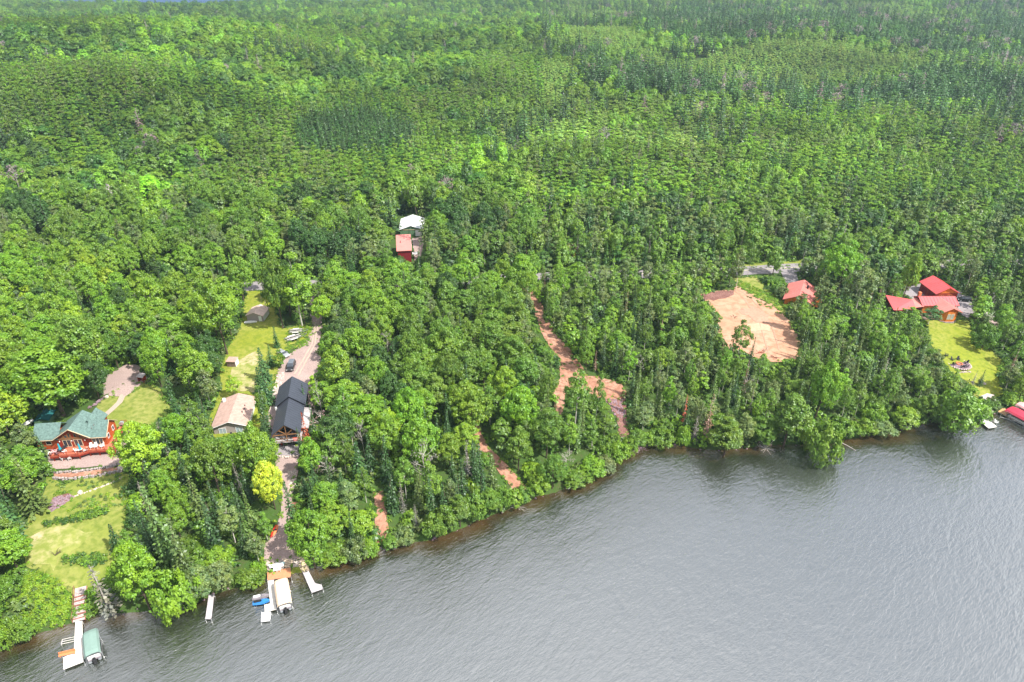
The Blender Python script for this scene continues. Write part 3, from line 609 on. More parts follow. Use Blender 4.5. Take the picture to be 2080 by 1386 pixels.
hand('birch', 1735, 640, 530, 34, 'grey'); hand('spruce', 1905, 180 + 120, 210, 11, 'spruce'); hand('maple', 1700, 600, 490, 38, 'bright')

_VG = np.random.default_rng(5).random((64, 64))
def _vn(x, y):
    i, j = math.floor(x), math.floor(y); fx, fy = x - i, y - j; fx = fx * fx * (3 - 2 * fx); fy = fy * fy * (3 - 2 * fy); i &= 63; j &= 63; i1, j1 = (i + 1) & 63, (j + 1) & 63
    return (_VG[i, j] * (1 - fx) + _VG[i1, j] * fx) * (1 - fy) + (_VG[i, j1] * (1 - fx) + _VG[i1, j1] * fx) * fy
for u_, vb_, vt_, hw_, k_ in ((905, 1084, 1030, 26, 'shrub'), (935, 1070, 1010, 24, 'maple'), (968, 1056, 1000, 24, 'shrub'), (995, 1046, 990, 24, 'maple'), (880, 1092, 1045, 22, 'shrub'), (1020, 1038, 990, 18, 'shrub')): hand(k_, u_, vb_, vt_, hw_, 'mid')
def noise2(x, y, s, o=0.0):
    """stand-scale noise, roughly uniform in 0..1"""
    v = _vn(x / s + o * 7.3, y / s + o * 3.1) * .68 + _vn(x / s * 2.3 + 11 + o, y / s * 2.3 + 5) * .32
    return min(1.0, max(0.0, (v - .5) * 1.45 + .5))
def pick(tab):
    r = rng.random() * sum(t[1] for t in tab)
    for t in tab:
        r -= t[1]
        if r <= 0: return t
    return tab[-1]
def choose(x, y, u, v, sd):
    """species, height, crown radius and colour for a spot, from the stand it belongs to"""
    U = rng.uniform; n1 = noise2(x, y, 23); n2 = noise2(x, y, 9, 2.0)
    if sd < 5:
        return pick([('shrub', 6, U(3.2, 6), U(2, 3.4), 'mid' if n2 > .45 else 'bright'), ('maple', 1.6, U(7, 10), U(2.4, 3.6), 'mid'), ('spruce', .9, U(6, 10), U(.9, 1.6), 'spruce'), ('birch', 1.2, U(7, 10), U(1.6, 2.4), 'grey'), ('dead_spruce', .35, U(6, 9), U(.7, 1.1), 'deadgrey'), ('snag', .2, U(5, 8), 2.2, 'deadgrey')])
    if v < 555 or (u > 1250 and v < 590):
        if u > 1080: return pick([('maple', 4, U(10, 14), U(2.6, 4), 'mid' if n1 > .4 else 'dark'), ('birch', 4, U(10, 13), U(1.7, 2.5), 'grey' if n2 > .5 else 'mid'), ('spruce', 1.4, U(9, 14), U(1.1, 1.7), 'spruce'), ('pine', .2, U(15, 19), 3, 'spruce'), ('dead_spruce', .25, U(9, 12), .9, 'deadgrey'), ('maple', 1.2, U(10, 13), 3, 'bright')])
        return pick([('maple', 7, U(12, 17), U(3.4, 5.4), 'dark' if n1 < .42 else 'mid'), ('maple', 1.8, U(12, 16), U(3, 4.6), 'bright'), ('birch', 1.6, U(11, 14), U(2, 2.8), 'grey'), ('spruce', .8, U(10, 15), U(1.3, 2), 'spruce'), ('pine', .25, U(16, 20), 3.2, 'spruce'), ('snag', .1, 12, 2.5, 'deadgrey')])
    if u < 1080:
        if v > (840 if u < 560 else 955):
            return pick([('maple', 2.8, U(9, 13), U(2.4, 3.7), 'bright' if n1 > .55 else 'mid'), ('birch', 2.6, U(9, 13), U(1.6, 2.5), 'mid' if n2 > .4 else 'grey'), ('spruce', 5.2, U(8, 13.5), U(1.3, 2.1), 'spruce' if n1 > .4 else 'olive'), ('shrub', 1.2, U(3, 5), 2.3, 'mid'), ('dead_spruce', .3, U(8, 11), 1, 'deadgrey'), ('snag', .22, U(8, 11), 2.2, 'deadgrey')])
        return pick([('maple', 12, U(11, 15.5), U(3.2, 5.0), 'bright' if n1 > .25 else 'mid'), ('maple', .8, U(10, 14), U(2.8, 4), 'lime'), ('birch', 1.8, U(10, 13), U(1.8, 2.7), 'grey' if n2 > .5 else 'mid'), ('spruce', 1.6, U(9, 14), U(1.2, 1.9), 'spruce'), ('snag', .08, 10, 2.2, 'deadgrey'), ('maple', 1.3, U(10, 14), U(2.6, 3.8), 'dark')])
    return pick([('birch', 5, U(7.5, 12), U(1.4, 2.3), ('grey', 'mid', 'mid', 'bright')[int(rng.integers(4))]), ('spruce', 5.4, U(7.5, 13), U(.95, 1.6), ('spruce', 'olive', 'olive')[int(rng.integers(3))]), ('maple', 1.5, U(8, 12), U(2.2, 3.4), 'bright' if n1 > .5 else 'mid'), ('shrub', 2.2, U(3, 5.5), U(1.6, 2.6), 'grey' if n2 > .4 else 'mid'), ('dead_spruce', .75, U(7, 11), U(.6, 1), ('deadgrey', 'deadgrey', 'brown')[int(rng.integers(3))]), ('snag', .1, 8, 1.8, 'deadgrey')])
def row(pts, sp, off, kinds, tns, Hs, Rs, kov=.55):
    for (ax, ay), (bx, by) in zip(pts[:-1], pts[1:]):
        ln = math.hypot(bx - ax, by - ay); nx_, ny_ = -(by - ay) / ln, (bx - ax) / ln; t = rng.uniform(0, sp)
        while t < ln:
            o = off + rng.uniform(-.8, .8); x, y = ax + (bx - ax) * t / ln + nx_ * o, ay + (by - ay) * t / ln + ny_ * o
            k = kinds[int(rng.integers(len(kinds)))]; H, R = rng.uniform(*Hs[k]), rng.uniform(*Rs[k]); t += sp * rng.uniform(.7, 1.4)
            u, v, d = project(x, y, 3)
            if -150 < u < 2240 and not excluded(np.array([x]), np.array([y]))[0] and near_ok(x, y, R, kov):
                for f in (1, .65, .4):
                    if blocked(x, y, max(0, float(Z(x, y))), H * f, R * f) < .1: put(k, x, y, H * f, R * max(f, .6), tns[int(rng.integers(len(tns)))]); TREES[-1]['z'] = max(.05, TREES[-1]['z']); break
HS = dict(shrub=(3.2, 6), maple=(7, 10.5), birch=(8, 12), spruce=(8, 12)); RS = dict(shrub=(2.0, 3.5), maple=(2.5, 3.6), birch=(1.6, 2.5), spruce=(1.1, 1.6))
row([tuple(p) for p in SH[2:-2]], 2.3, .1, ['shrub', 'shrub', 'shrub', 'maple'], ['mid', 'mid', 'bright', 'grey'], HS, RS)
RW = [G(*p)[:2] for p in road_cl]
row(RW, 2.6, -6.2, ['birch', 'maple', 'birch', 'spruce', 'shrub'], ['mid', 'bright', 'grey'], HS, RS, .5)
row(RW, 3.0, 6.6, ['birch', 'maple', 'spruce'], ['mid', 'dark', 'mid'], HS, RS, .5)
EXCL.append([(-47, 228), (-29, 228), (-29, 274), (-48, 274)])
# scatter the near forest by dart throwing
NC = 26000
cx = rng.uniform(-215, 235, NC); cyy = rng.uniform(60, 330, NC); sd = shore_dist(cx, cyy); cz = Z(cx, cyy)
pu, pv, pd = project(cx, cyy, cz); ok = (sd > .8) & (pu > -160) & (pu < 2240) & (pv < 1500) & (pv > 430) & ~excluded(cx, cyy)
for i in np.nonzero(ok)[0]:
    x, y, u, v, s = cx[i], cyy[i], pu[i], pv[i], sd[i]
    k, _, H, R, tn = choose(x, y, u, v, s)
    kk = {'maple': .66, 'birch': .62, 'spruce': .72, 'shrub': .62}.get(k, .7)
    if not near_ok(x, y, R, kk): continue
    z = cz[i]; b = blocked(x, y, z, H, R)
    if b > .1 and k != 'shrub':
        H2, R2 = H * .62, R * .7
        if blocked(x, y, z, H2, R2) < .1: H, R = H2, R2
        else:
            k, H, R = 'shrub', 2.6, 1.7; tn = 'mid'
            if blocked(x, y, z, H, R) > .1: continue
    elif b > .1: continue
    put(k, x, y, float(H), float(R), tn)
NEAR_N = len(TREES)
FAR = []            # x, y, z, protoname, scale xy, scale z, tint
def far_tree(x, y, z, kind, H, R, tn, j=.2):
    p = PROTO['far_' + kind]; q = int(rng.integers(len(p))); f = .78 + .85 * noise2(x, y, 60, 5.0); c = tint(tn, j)
    FAR.append((x, y, z, kind, q, R / p[q]['R'], H / p[q]['H'], (c[0] * f, c[1] * f, c[2] * f)))
FP = {}
def dart(y0, y1, n, cell, kk, fn):
    ys = np.sqrt(rng.uniform(y0 ** 2, y1 ** 2, n)); half = (ys * CP + 100 * SP) * .79 + 25; xs = rng.uniform(-1, 1, n) * half; zs = Z(xs, ys); U_, V_, D_ = project(xs, ys, zs)
    for x, y, z, u, v, d in zip(xs.tolist(), ys.tolist(), zs.tolist(), U_.tolist(), V_.tolist(), D_.tolist()):
        if v > 455 or v < -60 or (fx0 < x < fx1 and fy0 - 15 < y < fy1 and z < fz + 1) or (-48 < x < -29 and y < 275): continue
        k = fn(x, y, u, v); R = k[2] * (1.18 if k[0] == 'maple' else 1); i, j = int(x // cell), int(y // cell); bad = False
        kq = kk * (.78 + .5 * rng.random())
        for a in (i - 1, i, i + 1):
            for b in (j - 1, j, j + 1):
                for (px_, py_, pr) in FP.get((cell, a, b), ()):
                    if (px_ - x) ** 2 + (py_ - y) ** 2 < ((pr + R) * kq) ** 2: bad = True; break
                if bad: break
            if bad: break
        if bad: continue
        FP.setdefault((cell, i, j), []).append((x, y, R)); far_tree(x, y, z, *k)
def f_stand(x, y, u, v):
    A = noise2(x, y, 95, 3.0); B = noise2(x, y, 42, 1.0); C_ = noise2(x, y, 160, 7.0); U = rng.uniform; r = rng.random()
    edge = 1020 + 150 * (C_ - .5) + 60 * math.sin(v / 60)
    if u > edge and 225 < v < 470:
        q = rng.random() ** 1.5
        if r < .03: return ('spruce', U(11, 17), U(1.4, 2.2), 'spruce')
        if r < .045: return ('dead', U(8, 11), 1, 'deadgrey')
        if v < 330 and r > .992: return ('dead', U(13, 16), U(3.5, 5.5), 'deadpurple')
        if v < 330 and B < .30 and r < .2: return ('pine', U(16, 23), U(3, 4.4), 'spruce')
        if B > .74: return ('maple', U(9, 12), U(2.4, 3.6), 'bright' if r > .6 else 'mid')
        if A < .3: return ('aspen', 7.5 + 4.5 * q, 1.6 + 1.8 * q, 'mid' if r > .3 else 'dark')
        return ('aspen', 5 + 6 * q, 1.3 + 1.9 * q, 'lightaspen' if A > .6 and r > .4 else ('grey' if r > .72 else 'mid'))
    if u > 1100 and v <= 225:
        if A > .66: return ('aspen', U(5.5, 8), U(1.8, 2.5), 'lightaspen')
        if r < .10 + .38 * (B > .62): return ('pine', U(17, 26), U(3, 4.8), 'spruce')
        if r > .955: return ('dead', U(14, 19), U(4.2, 6.5), 'deadpurple')
        if A < .35: return ('maple', U(10, 15), U(3, 5), 'dark')
        return ('maple', U(9, 14), U(3, 4.6), 'bright' if B > .6 and r > .5 else 'mid')
    if ((u - 715) / 125) ** 2 + ((v - 292) / 48) ** 2 < .35 + 1.1 * B: return ('spruce', U(11, 14), U(1.9, 2.6), 'spruce') if r < .8 else ('aspen', U(9, 12), 2.2, 'dark')
    if A > .66:
        if r < .02: return ('spruce', U(12, 15), 1.8, 'spruce')
        return ('aspen', U(7, 10) + 3 * B, U(1.6, 3.0), 'mid' if r < .7 else ('dark' if B < .5 else 'grey'))
    if B > .8 and r < .5: return ('pine', U(15, 20), U(2.6, 3.6), 'spruce') if r < .2 else ('spruce', U(12, 17), U(1.7, 2.4), 'spruce')
    if r > .990: return ('dead', U(12, 16), 4, 'deadpurple')
    if A < .34: return ('maple', U(11, 18), U(4.4, 7.4), 'dark' if r < .6 else 'mid')
    return ('maple', U(9, 16), U(3.2, 6.6), 'bright' if B > .62 and r > .45 else ('dark' if r < .25 else 'mid'))
TINT['lightaspen'] = (.18, .30, .07); TINT['deadpurple'] = (.20, .15, .16)
dart(222, 480, 60000, 14, .60, f_stand); n_a = len(FAR); FP.clear()
dart(480, 900, 60000, 14, .64, f_stand); n_b = len(FAR); FP.clear()
dart(900, 2300, 70000, 14, .70, lambda x, y, u, v: (lambda k: (k[0], k[1], max(k[2], 2.6), k[3]))(f_stand(x, y, u, v)))
print('near', NEAR_N, 'far', n_a, n_b, len(FAR))
# ------------------------------------------------------------------ individual trees and the far forest
LAND = [('the green roofed log house', 160, 895), ('the lodge parking area', 250, 780), ('the sloping lower lawn', 150, 1080), ('the green canopy boat lift', 183, 1306), ('the small grey dock', 427, 1230),
 ('the tan roofed house', 473, 845), ('the small grey shed', 520, 638), ('the brown wooden box', 473, 733), ('the parked black car', 590, 745), ('the black roofed house', 588, 840), ('the red kayaks', 556, 1080),
 ('the beige canopy boat lift', 573, 1205), ('the stone steps dock', 635, 1182), ('the short dirt path', 775, 1060), ('the narrow dirt trail', 990, 920), ('the white roofed barn', 836, 460),
 ('the middle road glimpse', 1036, 565), ('the upper dirt road', 1095, 650), ('the dirt road turnaround', 1240, 790), ('the dark soil bank', 1262, 860), ('the shore driftwood', 1560, 912), ('the dirt clearing', 1540, 670), ('the roadside red roof', 1630, 592),
 ('the red roofed garage', 1915, 583), ('the fire circle', 1948, 740), ('the white dock', 2005, 858), ('the floating log', 1722, 905), ('the road stretch', 1555, 548), ('the left picture edge', 0, 560), ('the lower left picture edge', 0, 1150),
 ('the right picture edge', 2080, 480), ('the red walled barn', 824, 515)]
ORD = ['nearest', 'second', 'third', 'fourth', 'fifth', 'sixth', 'seventh', 'eighth', 'ninth', 'tenth', 'eleventh', 'twelfth', '13th', '14th', '15th', '16th', '17th', '18th', '19th', '20th']
def ordn(i): return ORD[i] if i < len(ORD) else '%dth' % (i + 1)
COLW = dict(bright='bright green', mid='mid green', dark='dark green', grey='grey green', yellow='vivid yellow', lime='yellow green', spruce='dark green', blue='blue green', olive='dull olive', rust='rust red', brown='reddish brown', deadgrey='grey', pink='pinkish')
KINDW = dict(maple='rounded leafy tree', birch='slender leafy tree', spruce='pointed spruce', pine='tall pine', shrub='low bush', dead_spruce='dead bare spire', snag='dead branching tree')
OBJN = dict(maple='broadleaf_tree', birch='birch_tree', spruce='spruce_tree', pine='pine_tree', shrub='shrub', dead_spruce='dead_spruce', snag='dead_tree')
CATW = dict(maple='tree', birch='birch', spruce='spruce', pine='pine', shrub='bush', dead_spruce='dead spruce', snag='dead tree')
GRPW = dict(maple='broad leafy trees of the near forest', birch='slender birches and aspens of the near forest', spruce='spruces of the near forest', pine='pines of the near forest', shrub='bushes along the shore and clearings', dead_spruce='dead spruces among the green trees', snag='bare dead trees in the forest')
SECT = ['right of', 'upper right of', 'above', 'upper left of', 'left of', 'lower left of', 'below', 'lower right of']
for t in TREES:
    u, v, d = project(t['x'], t['y'], t['z'] + t['H'] * .6); t['u'], t['v'], t['d'] = u, v, d
    vis = (-40 < u < 2120) and (-20 < v < 1420)
    t['area'] = (t['R'] * t['H'] / d ** 2 if vis else 0) + (10 if t['spec'] else 0)
cap = dict(maple=298, birch=290, spruce=290, pine=40, shrub=240, dead_spruce=80, snag=40)
indiv, rest = [], []
for k in cap:
    L_ = sorted([t for t in TREES if t['kind'] == k], key=lambda t: -t['area'])
    indiv += [t for t in L_[:cap[k]] if t['area'] > 0]; rest += [t for t in L_[:cap[k]] if t['area'] <= 0 and t['d'] < 400] + L_[cap[k]:]
print('individual', len(indiv), 'rest', len(rest), {k: sum(t['kind'] == k for t in TREES) for k in cap})
groups = {}
for t in indiv:
    if t['spec']: continue
    j = min(range(len(LAND)), key=lambda q: (LAND[q][1] - t['u']) ** 2 + (LAND[q][2] - t['v']) ** 2)
    a = math.atan2(-(t['v'] - LAND[j][2]), t['u'] - LAND[j][1]); s = int(round(a / (math.pi / 4))) % 8
    t['key'] = (j, s, t['kind'], t['tn']); t['ld'] = math.hypot(t['u'] - LAND[j][1], t['v'] - LAND[j][2]); groups.setdefault(t['key'], []).append(t)
for key, ts in groups.items():
    ts.sort(key=lambda t: t['ld'])
    for i, t in enumerate(ts):
        j, s, k, tn = key
        t['spec'] = '%s %s, %s of its kind counting outward %s %s' % (COLW[tn], KINDW[k], ordn(i) if i else 'first', SECT[s], LAND[j][0])
        t['spec'] = t['spec'].replace(' counting outward', ',').replace(' of its kind,', ' one')
for t in indiv:
    k = t['kind']; ps = PROTO[k]; q = int(rng.integers(len(ps)))
    if k == 'spruce' and t['R'] / t['H'] < .13: q = (3, 1)[int(rng.integers(2))]
    p = ps[q]; root = bpy.data.objects.new(OBJN[k], None); link(root); root.location = (t['x'], t['y'], t['z'] - .05); root.empty_display_size = .5
    sxy, sz = t['R'] / p['R'], t['H'] / p['H']; root.rotation_euler = (rng.normal() * .025, rng.normal() * .025, rng.uniform(0, 6.28)); root.scale = (sxy, sxy, sz)
    tagit(root, t['spec'], CATW[k], GRPW[k])
    c = bpy.data.objects.new('crown', p['crown']); link(c, root); c['tint'] = t['tint']
    b = bpy.data.objects.new('trunk', p['trunk']); link(b, root)
# pooled points for the instanced far forest and the undergrowth
SRC = bpy.data.collections.new('sources')
NAMES = []
def source(nm, me):
    o = bpy.data.objects.new(nm, me); SRC.objects.link(o); NAMES.append(nm)
for k in ('aspen', 'bush', 'dead', 'maple', 'pine', 'spruce'):
    for q, p in enumerate(PROTO['far_' + k]): source('%s_%d' % (k, q), p['mesh'])
NAMES.sort(); SI = {n: i for i, n in enumerate(NAMES)}
def scatter(name, rows, label):
    """rows: x, y, z, source index, scale xy, scale z, tint"""
    n = len(rows); me = bpy.data.meshes.new(name); me.vertices.add(n)
    me.vertices.foreach_set('co', np.array([r[:3] for r in rows], np.float32).ravel())
    a = me.attributes.new('src', 'INT', 'POINT'); a.data.foreach_set('value', np.array([r[3] for r in rows], np.int32))
    a = me.attributes.new('scl', 'FLOAT_VECTOR', 'POINT'); a.data.foreach_set('vector', np.array([(r[4], r[4], r[5]) for r in rows], np.float32).ravel())
    a = me.attributes.new('rot', 'FLOAT_VECTOR', 'POINT'); a.data.foreach_set('vector', np.stack([rng.normal(0, .03, n), rng.normal(0, .03, n), rng.uniform(0, 6.28, n)], 1).astype(np.float32).ravel())
    a = me.attributes.new('tint', 'FLOAT_COLOR', 'POINT'); a.data.foreach_set('color', np.array([(*r[6], 1) for r in rows], np.float32).ravel())
    o = bpy.data.objects.new(name, me); link(o); tagit(o, label, 'forest' if 'forest' in name else 'plants', kind='stuff')
    ng = bpy.data.node_groups.new(name, 'GeometryNodeTree'); ng.interface.new_socket('Geometry', in_out='INPUT', socket_type='NodeSocketGeometry'); ng.interface.new_socket('Geometry', in_out='OUTPUT', socket_type='NodeSocketGeometry')
    N = ng.nodes.new; K = ng.links.new; i = N('NodeGroupInput'); out = N('NodeGroupOutput'); ins = N('GeometryNodeInstanceOnPoints'); ci = N('GeometryNodeCollectionInfo')
    ci.inputs['Collection'].default_value = SRC; ci.inputs['Separate Children'].default_value = True; ci.inputs['Reset Children'].default_value = True
    def at(nm, ty):
        q = N('GeometryNodeInputNamedAttribute'); q.data_type = ty; q.inputs['Name'].default_value = nm; return q.outputs['Attribute']
    K(i.outputs[0], ins.inputs['Points']); K(ci.outputs[0], ins.inputs['Instance']); ins.inputs['Pick Instance'].default_value = True
    K(at('src', 'INT'), ins.inputs['Instance Index']); K(at('scl', 'FLOAT_VECTOR'), ins.inputs['Scale'])
    e = N('FunctionNodeEulerToRotation'); K(at('rot', 'FLOAT_VECTOR'), e.inputs[0]); K(e.outputs[0], ins.inputs['Rotation'])
    K(ins.outputs[0], out.inputs[0]); md = o.modifiers.new('scatter', 'NODES'); md.node_group = ng; return o
ALT = dict(maple='maple', birch='aspen', spruce='spruce', pine='pine', shrub='bush', dead_spruce='dead', snag='dead')
for t in rest:
    k = ALT[t['kind']]; ps = PROTO['far_' + k]; q = 0 if t['kind'] == 'dead_spruce' else int(rng.integers(len(ps)))
    FAR.append((t['x'], t['y'], t['z'], k, q, t['R'] / ps[q]['R'], t['H'] / ps[q]['H'], t['tint']))
scatter('distant_forest', [(x, y, z - .1, SI['%s_%d' % (k, q)], a, b, c) for x, y, z, k, q, a, b, c in FAR], 'endless mixed green forest of leafy trees and conifers behind the road')
# undergrowth between the near trees
rows = []; n = 15000
ux = rng.uniform(-210, 230, n); uy = rng.uniform(60, 300, n); us = shore_dist(ux, uy); uz = Z(ux, uy); a_, b_, _ = project(ux, uy, uz)
g = (us > .3) & (a_ > -150) & (a_ < 2230) & (b_ < 1480) & (b_ > 440) & ~excluded(ux, uy)
nb = len(PROTO['far_bush'])
for i in np.nonzero(g)[0]:
    edge = us[i] < 5; s = rng.uniform(.7, 1.5) * (1.15 if edge else 1); q = int(rng.integers(nb))
    H_ = 1.7 * s
    if blocked(ux[i], uy[i], uz[i], H_, 1.25 * s) > .3: s *= .45
    rows.append((ux[i], uy[i], uz[i], SI['bush_%d' % q], s, s * rng.uniform(.6, 1.1), tint(('mid', 'mid', 'bright', 'dark', 'grey')[int(rng.integers(5))])))
for W, s0 in FRINGE:
    for (ax, ay), (bx, by) in zip(W, W[1:] + W[:1]):
        for _ in range(int(math.hypot(bx - ax, by - ay) / .75)):
            f = rng.random(); x, y = ax + (bx - ax) * f + rng.normal() * .45, ay + (by - ay) * f + rng.normal() * .45; z = float(Z(x, y)); s = s0 * rng.uniform(.4, 1.3)
            if z > .2: rows.append((x, y, z, SI['bush_%d' % int(rng.integers(nb))], s, s * rng.uniform(.4, 1.0), tint(('mid', 'bright', 'lime', 'olive')[int(rng.integers(4))])))
scatter('undergrowth', rows, 'low green undergrowth between the trunks and along the shore')
def bed(name, pts, sp, sc_, hz, tns, label, cond=None):
    W = [G(*p)[:2] for p in pts]; xs = [p[0] for p in W]; ys = [p[1] for p in W]; n = int((max(xs) - min(xs)) * (max(ys) - min(ys)) / sp ** 2)
    x = rng.uniform(min(xs), max(xs), n); y = rng.uniform(min(ys), max(ys), n); m = inpoly(x, y, W); x, y = x[m], y[m]; z = Z(x, y)
    scatter(name, [(a, b, c, SI['bush_%d' % int(rng.integers(nb))], sc_ * rng.uniform(.7, 1.2), hz * rng.uniform(.7, 1.2), tint(tns[int(rng.integers(len(tns)))])) for a, b, c in zip(x, y, z)], label)
bed('shore_plants', [(50, 1158), (95, 1168), (148, 1205), (148, 1268), (87, 1278), (34, 1294), (40, 1220)], .55, .42, .42, ['lime', 'lime', 'bright'], 'tall yellow green plants on the bank left of the wooden stair')
bed('shore_plants', [(168, 1210), (205, 1186), (235, 1150), (235, 1235), (212, 1240), (170, 1262)], .8, .6, .5, ['bright', 'mid'], 'green bank plants right of the wooden stair')
bed('garden_plants', [(88, 1062), (140, 1048), (215, 1035), (225, 1045), (150, 1062), (95, 1072)], .62, .5, .55, ['bright', 'mid', 'dark'], 'dark leafy garden strip across the middle of the lodge lawn')
bed('garden_plants', [(130, 1132), (165, 1126), (218, 1126), (215, 1148), (175, 1150), (132, 1142)], .6, .5, .55, ['bright', 'mid', 'dark'], 'leafy hedge strip on the lower lodge lawn')
bed('flower_bed', [(130, 1040), (190, 1010), (255, 995), (262, 1025), (215, 1034), (150, 1046)], .8, .4, .3, ['bright', 'olive', 'lightaspen', 'lime'], 'loose flowering bed on the slope of the lodge lawn')
bed('garden_plants', [(100, 985), (180, 966), (250, 960), (245, 980), (140, 1003), (108, 1008)], 1.1, .35, .3, ['bright', 'olive', 'lightaspen'], 'scattered low plants below the stone terraces')
bed('tall_grass', [(582, 670), (640, 656), (630, 700), (580, 712)], .8, .4, .25, ['bright', 'lime', 'mid'], 'rough green grass around the boat trailers')
bed('tall_grass', [(528, 800), (548, 765), (545, 850), (520, 870), (515, 820)], .8, .35, .28, ['lime', 'bright', 'lightaspen'], 'weedy strip between the tan roofed house and the black house')
bed('shore_plants', [(515, 1150), (536, 1125), (540, 1180), (520, 1192)], .7, .6, .6, ['lime', 'bright'], 'yellow green bushy bank left of the boat platform')
bed('tall_grass', [(1500, 570), (1560, 595), (1600, 622), (1590, 635), (1550, 612), (1510, 590)], .9, .5, .35, ['bright', 'lime'], 'green grassy strip above the dirt clearing')
bed('shore_plants', [(2030, 745), (2080, 755), (2080, 800), (2040, 800), (2028, 775)], .9, .7, .55, ['mid', 'bright', 'grey'], 'leafy plants right of the sloping lawn')
# ------------------------------------------------------------------ buildings
RD = math.radians
M['green_roof'] = mat('green_roof', (.12, .19, .172), .85, .38, 2.2, .2, detail=6); M['tan_roof'] = mat('tan_roof', (.44, .30, .25), .9, .2, 1.2, .1)
M['black_roof'] = mat('black_roof', (.058, .066, .088), .42, .08, .5, spec=.5); M['red_roof'] = mat('red_roof', (.62, .10, .105), .38, .08, .4, spec=.6); M['pink_roof'] = mat('pink_roof', (.66, .22, .19), .4, .1, .4, spec=.6)
M['white_roof'] = mat('white_roof', (.78, .80, .82), .4, .06, .5); M['cedar'] = mat('cedar', (.42, .085, .022), .6, .22, 1.2); M['dark_cedar'] = mat('dark_cedar', (.27, .035, .018), .6, .2, 1.2)
M['orange_log'] = mat('orange_log', (.62, .17, .025), .6, .2, 1.5); M['deck_wood'] = mat('deck_wood', (.48, .15, .085), .7, .15, 1.5); M['tan_wall'] = mat('tan_wall', (.36, .31, .29), .8, .06, 1); M['white_trim'] = mat('white_trim', (.75, .74, .72), .6, .05, 1)
M['cream_trim'] = mat('cream_trim', (.66, .50, .33), .6, .1, 1); M['glass'] = mat('glass', (.04, .05, .065), .12, .2, 2, spec=.8); M['curtained_glass'] = mat('curtained_glass', (.35, .42, .48), .2, .2, 1.5, spec=.6)
M['charcoal'] = mat('charcoal', (.035, .037, .045), .7, .15, 1); M['beam'] = mat('beam', (.24, .12, .05), .7, .2, 2); M['concrete'] = mat('concrete', (.42, .38, .38), .9, .12, 1.2); M['green_wall'] = mat('green_wall', (.10, .19, .10), .8, .08, 1)
M['white'] = mat('white', (.78, .78, .76), .55, .05, 1); M['dock_white'] = mat('dock_white', (.72, .68, .62), .7, .1, 1.2); M['dock_grey'] = mat('dock_grey', (.50, .46, .48), .8, .12, 1.2); M['plank_orange'] = mat('plank_orange', (.58, .25, .13), .7, .1, 1.5); M['yellow_wood'] = mat('yellow_wood', (.55, .33, .16), .7, .15, 1.5)
M['dark_teal'] = mat('dark_teal', (.015, .11, .115), .8, .15, 1); M['teal'] = mat('teal', (.03, .38, .48), .7, .15, 2); M['green_canvas'] = mat('green_canvas', (.20, .30, .265), .7, .08, .6); M['beige_canvas'] = mat('beige_canvas', (.78, .60, .44), .75, .06, .6); M['red_canvas'] = mat('red_canvas', (.46, .04, .075), .5, .1, .6); M['pink_canvas'] = mat('pink_canvas', (.75, .42, .42), .5, .1, .6)
M['metal'] = mat('metal', (.55, .56, .58), .35, .1, 2, metal=.8); M['black'] = mat('black', (.02, .02, .022), .4, .2, 3, spec=.6); M['tyre'] = mat('tyre', (.015, .015, .016), .9, .1, 3); M['blue'] = mat('blue', (.03, .20, .55), .3, .15, 2, spec=.6); M['red'] = mat('red', (.85, .03, .015), .4, .08, 2, spec=.5)
M['car_black'] = mat('car_black', (.012, .013, .017), .18, .1, 2, spec=.9); M['car_roof'] = mat('car_roof', (.16, .18, .22), .2, .1, 2, spec=.9); M['silver'] = mat('silver', (.50, .53, .56), .3, .1, 2, metal=.5); M['grey_cloth'] = mat('grey_cloth', (.22, .20, .22), .8, .2, 3); M['maroon'] = mat('maroon', (.20, .012, .018), .7, .1, 1)
M['fire_brick'] = mat('fire_brick', (.6, .2, .09), .8, .2, 4); M['old_wood'] = mat('old_wood', (.20, .14, .12), .9, .3, 2); M['shed_roof'] = mat('shed_roof', (.62, .47, .40), .9, .15, 1.2); M['orange'] = mat('orange', (.72, .24, .10), .6, .1, 2); M['stair_wood'] = mat('stair_wood', (.52, .44, .42), .85, .2, 2); M['stair_brown'] = mat('stair_brown', (.30, .12, .09), .85, .25, 2); M['step_stone'] = mat('step_stone', (.62, .49, .36), .9, .15, 2)

def gable(mb_roof, x0, x1, yf, yb, ze, zr, t=.16, axis='x', ribs=0):
    """two roof slopes; ridge along x (axis='x') between x0..x1, or along y between yf..yb"""
    if axis == 'x':
        ym = (yf + yb) / 2
        mb_roof.slab([(x0, yf, ze), (x1, yf, ze), (x1, ym, zr), (x0, ym, zr)], t); mb_roof.slab([(x0, ym, zr), (x1, ym, zr), (x1, yb, ze), (x0, yb, ze)], t)
    else:
        xm = (x0 + x1) / 2
        mb_roof.slab([(x0, yf, ze), (xm, yf, zr), (xm, yb, zr), (x0, yb, ze)], t); mb_roof.slab([(xm, yf, zr), (x1, yf, ze), (x1, yb, ze), (xm, yb, zr)], t)
    if ribs:
        a0, a1 = (x0, x1) if axis == 'x' else (yf, yb); e0, e1 = (yf, yb) if axis == 'x' else (x0, x1); m_ = (e0 + e1) / 2; k = a0 + ribs * .5
        while k < a1 - .1:
            for e in (e0, e1):
                q = [(k, e, ze + .06), (k + .09, e, ze + .06), (k + .09, m_, zr + .06), (k, m_, zr + .06)]; q = q if axis == 'x' else [(b, a, c) for a, b, c in q]
                mb_roof.slab(q, .055)
            k += ribs
    return mb_roof
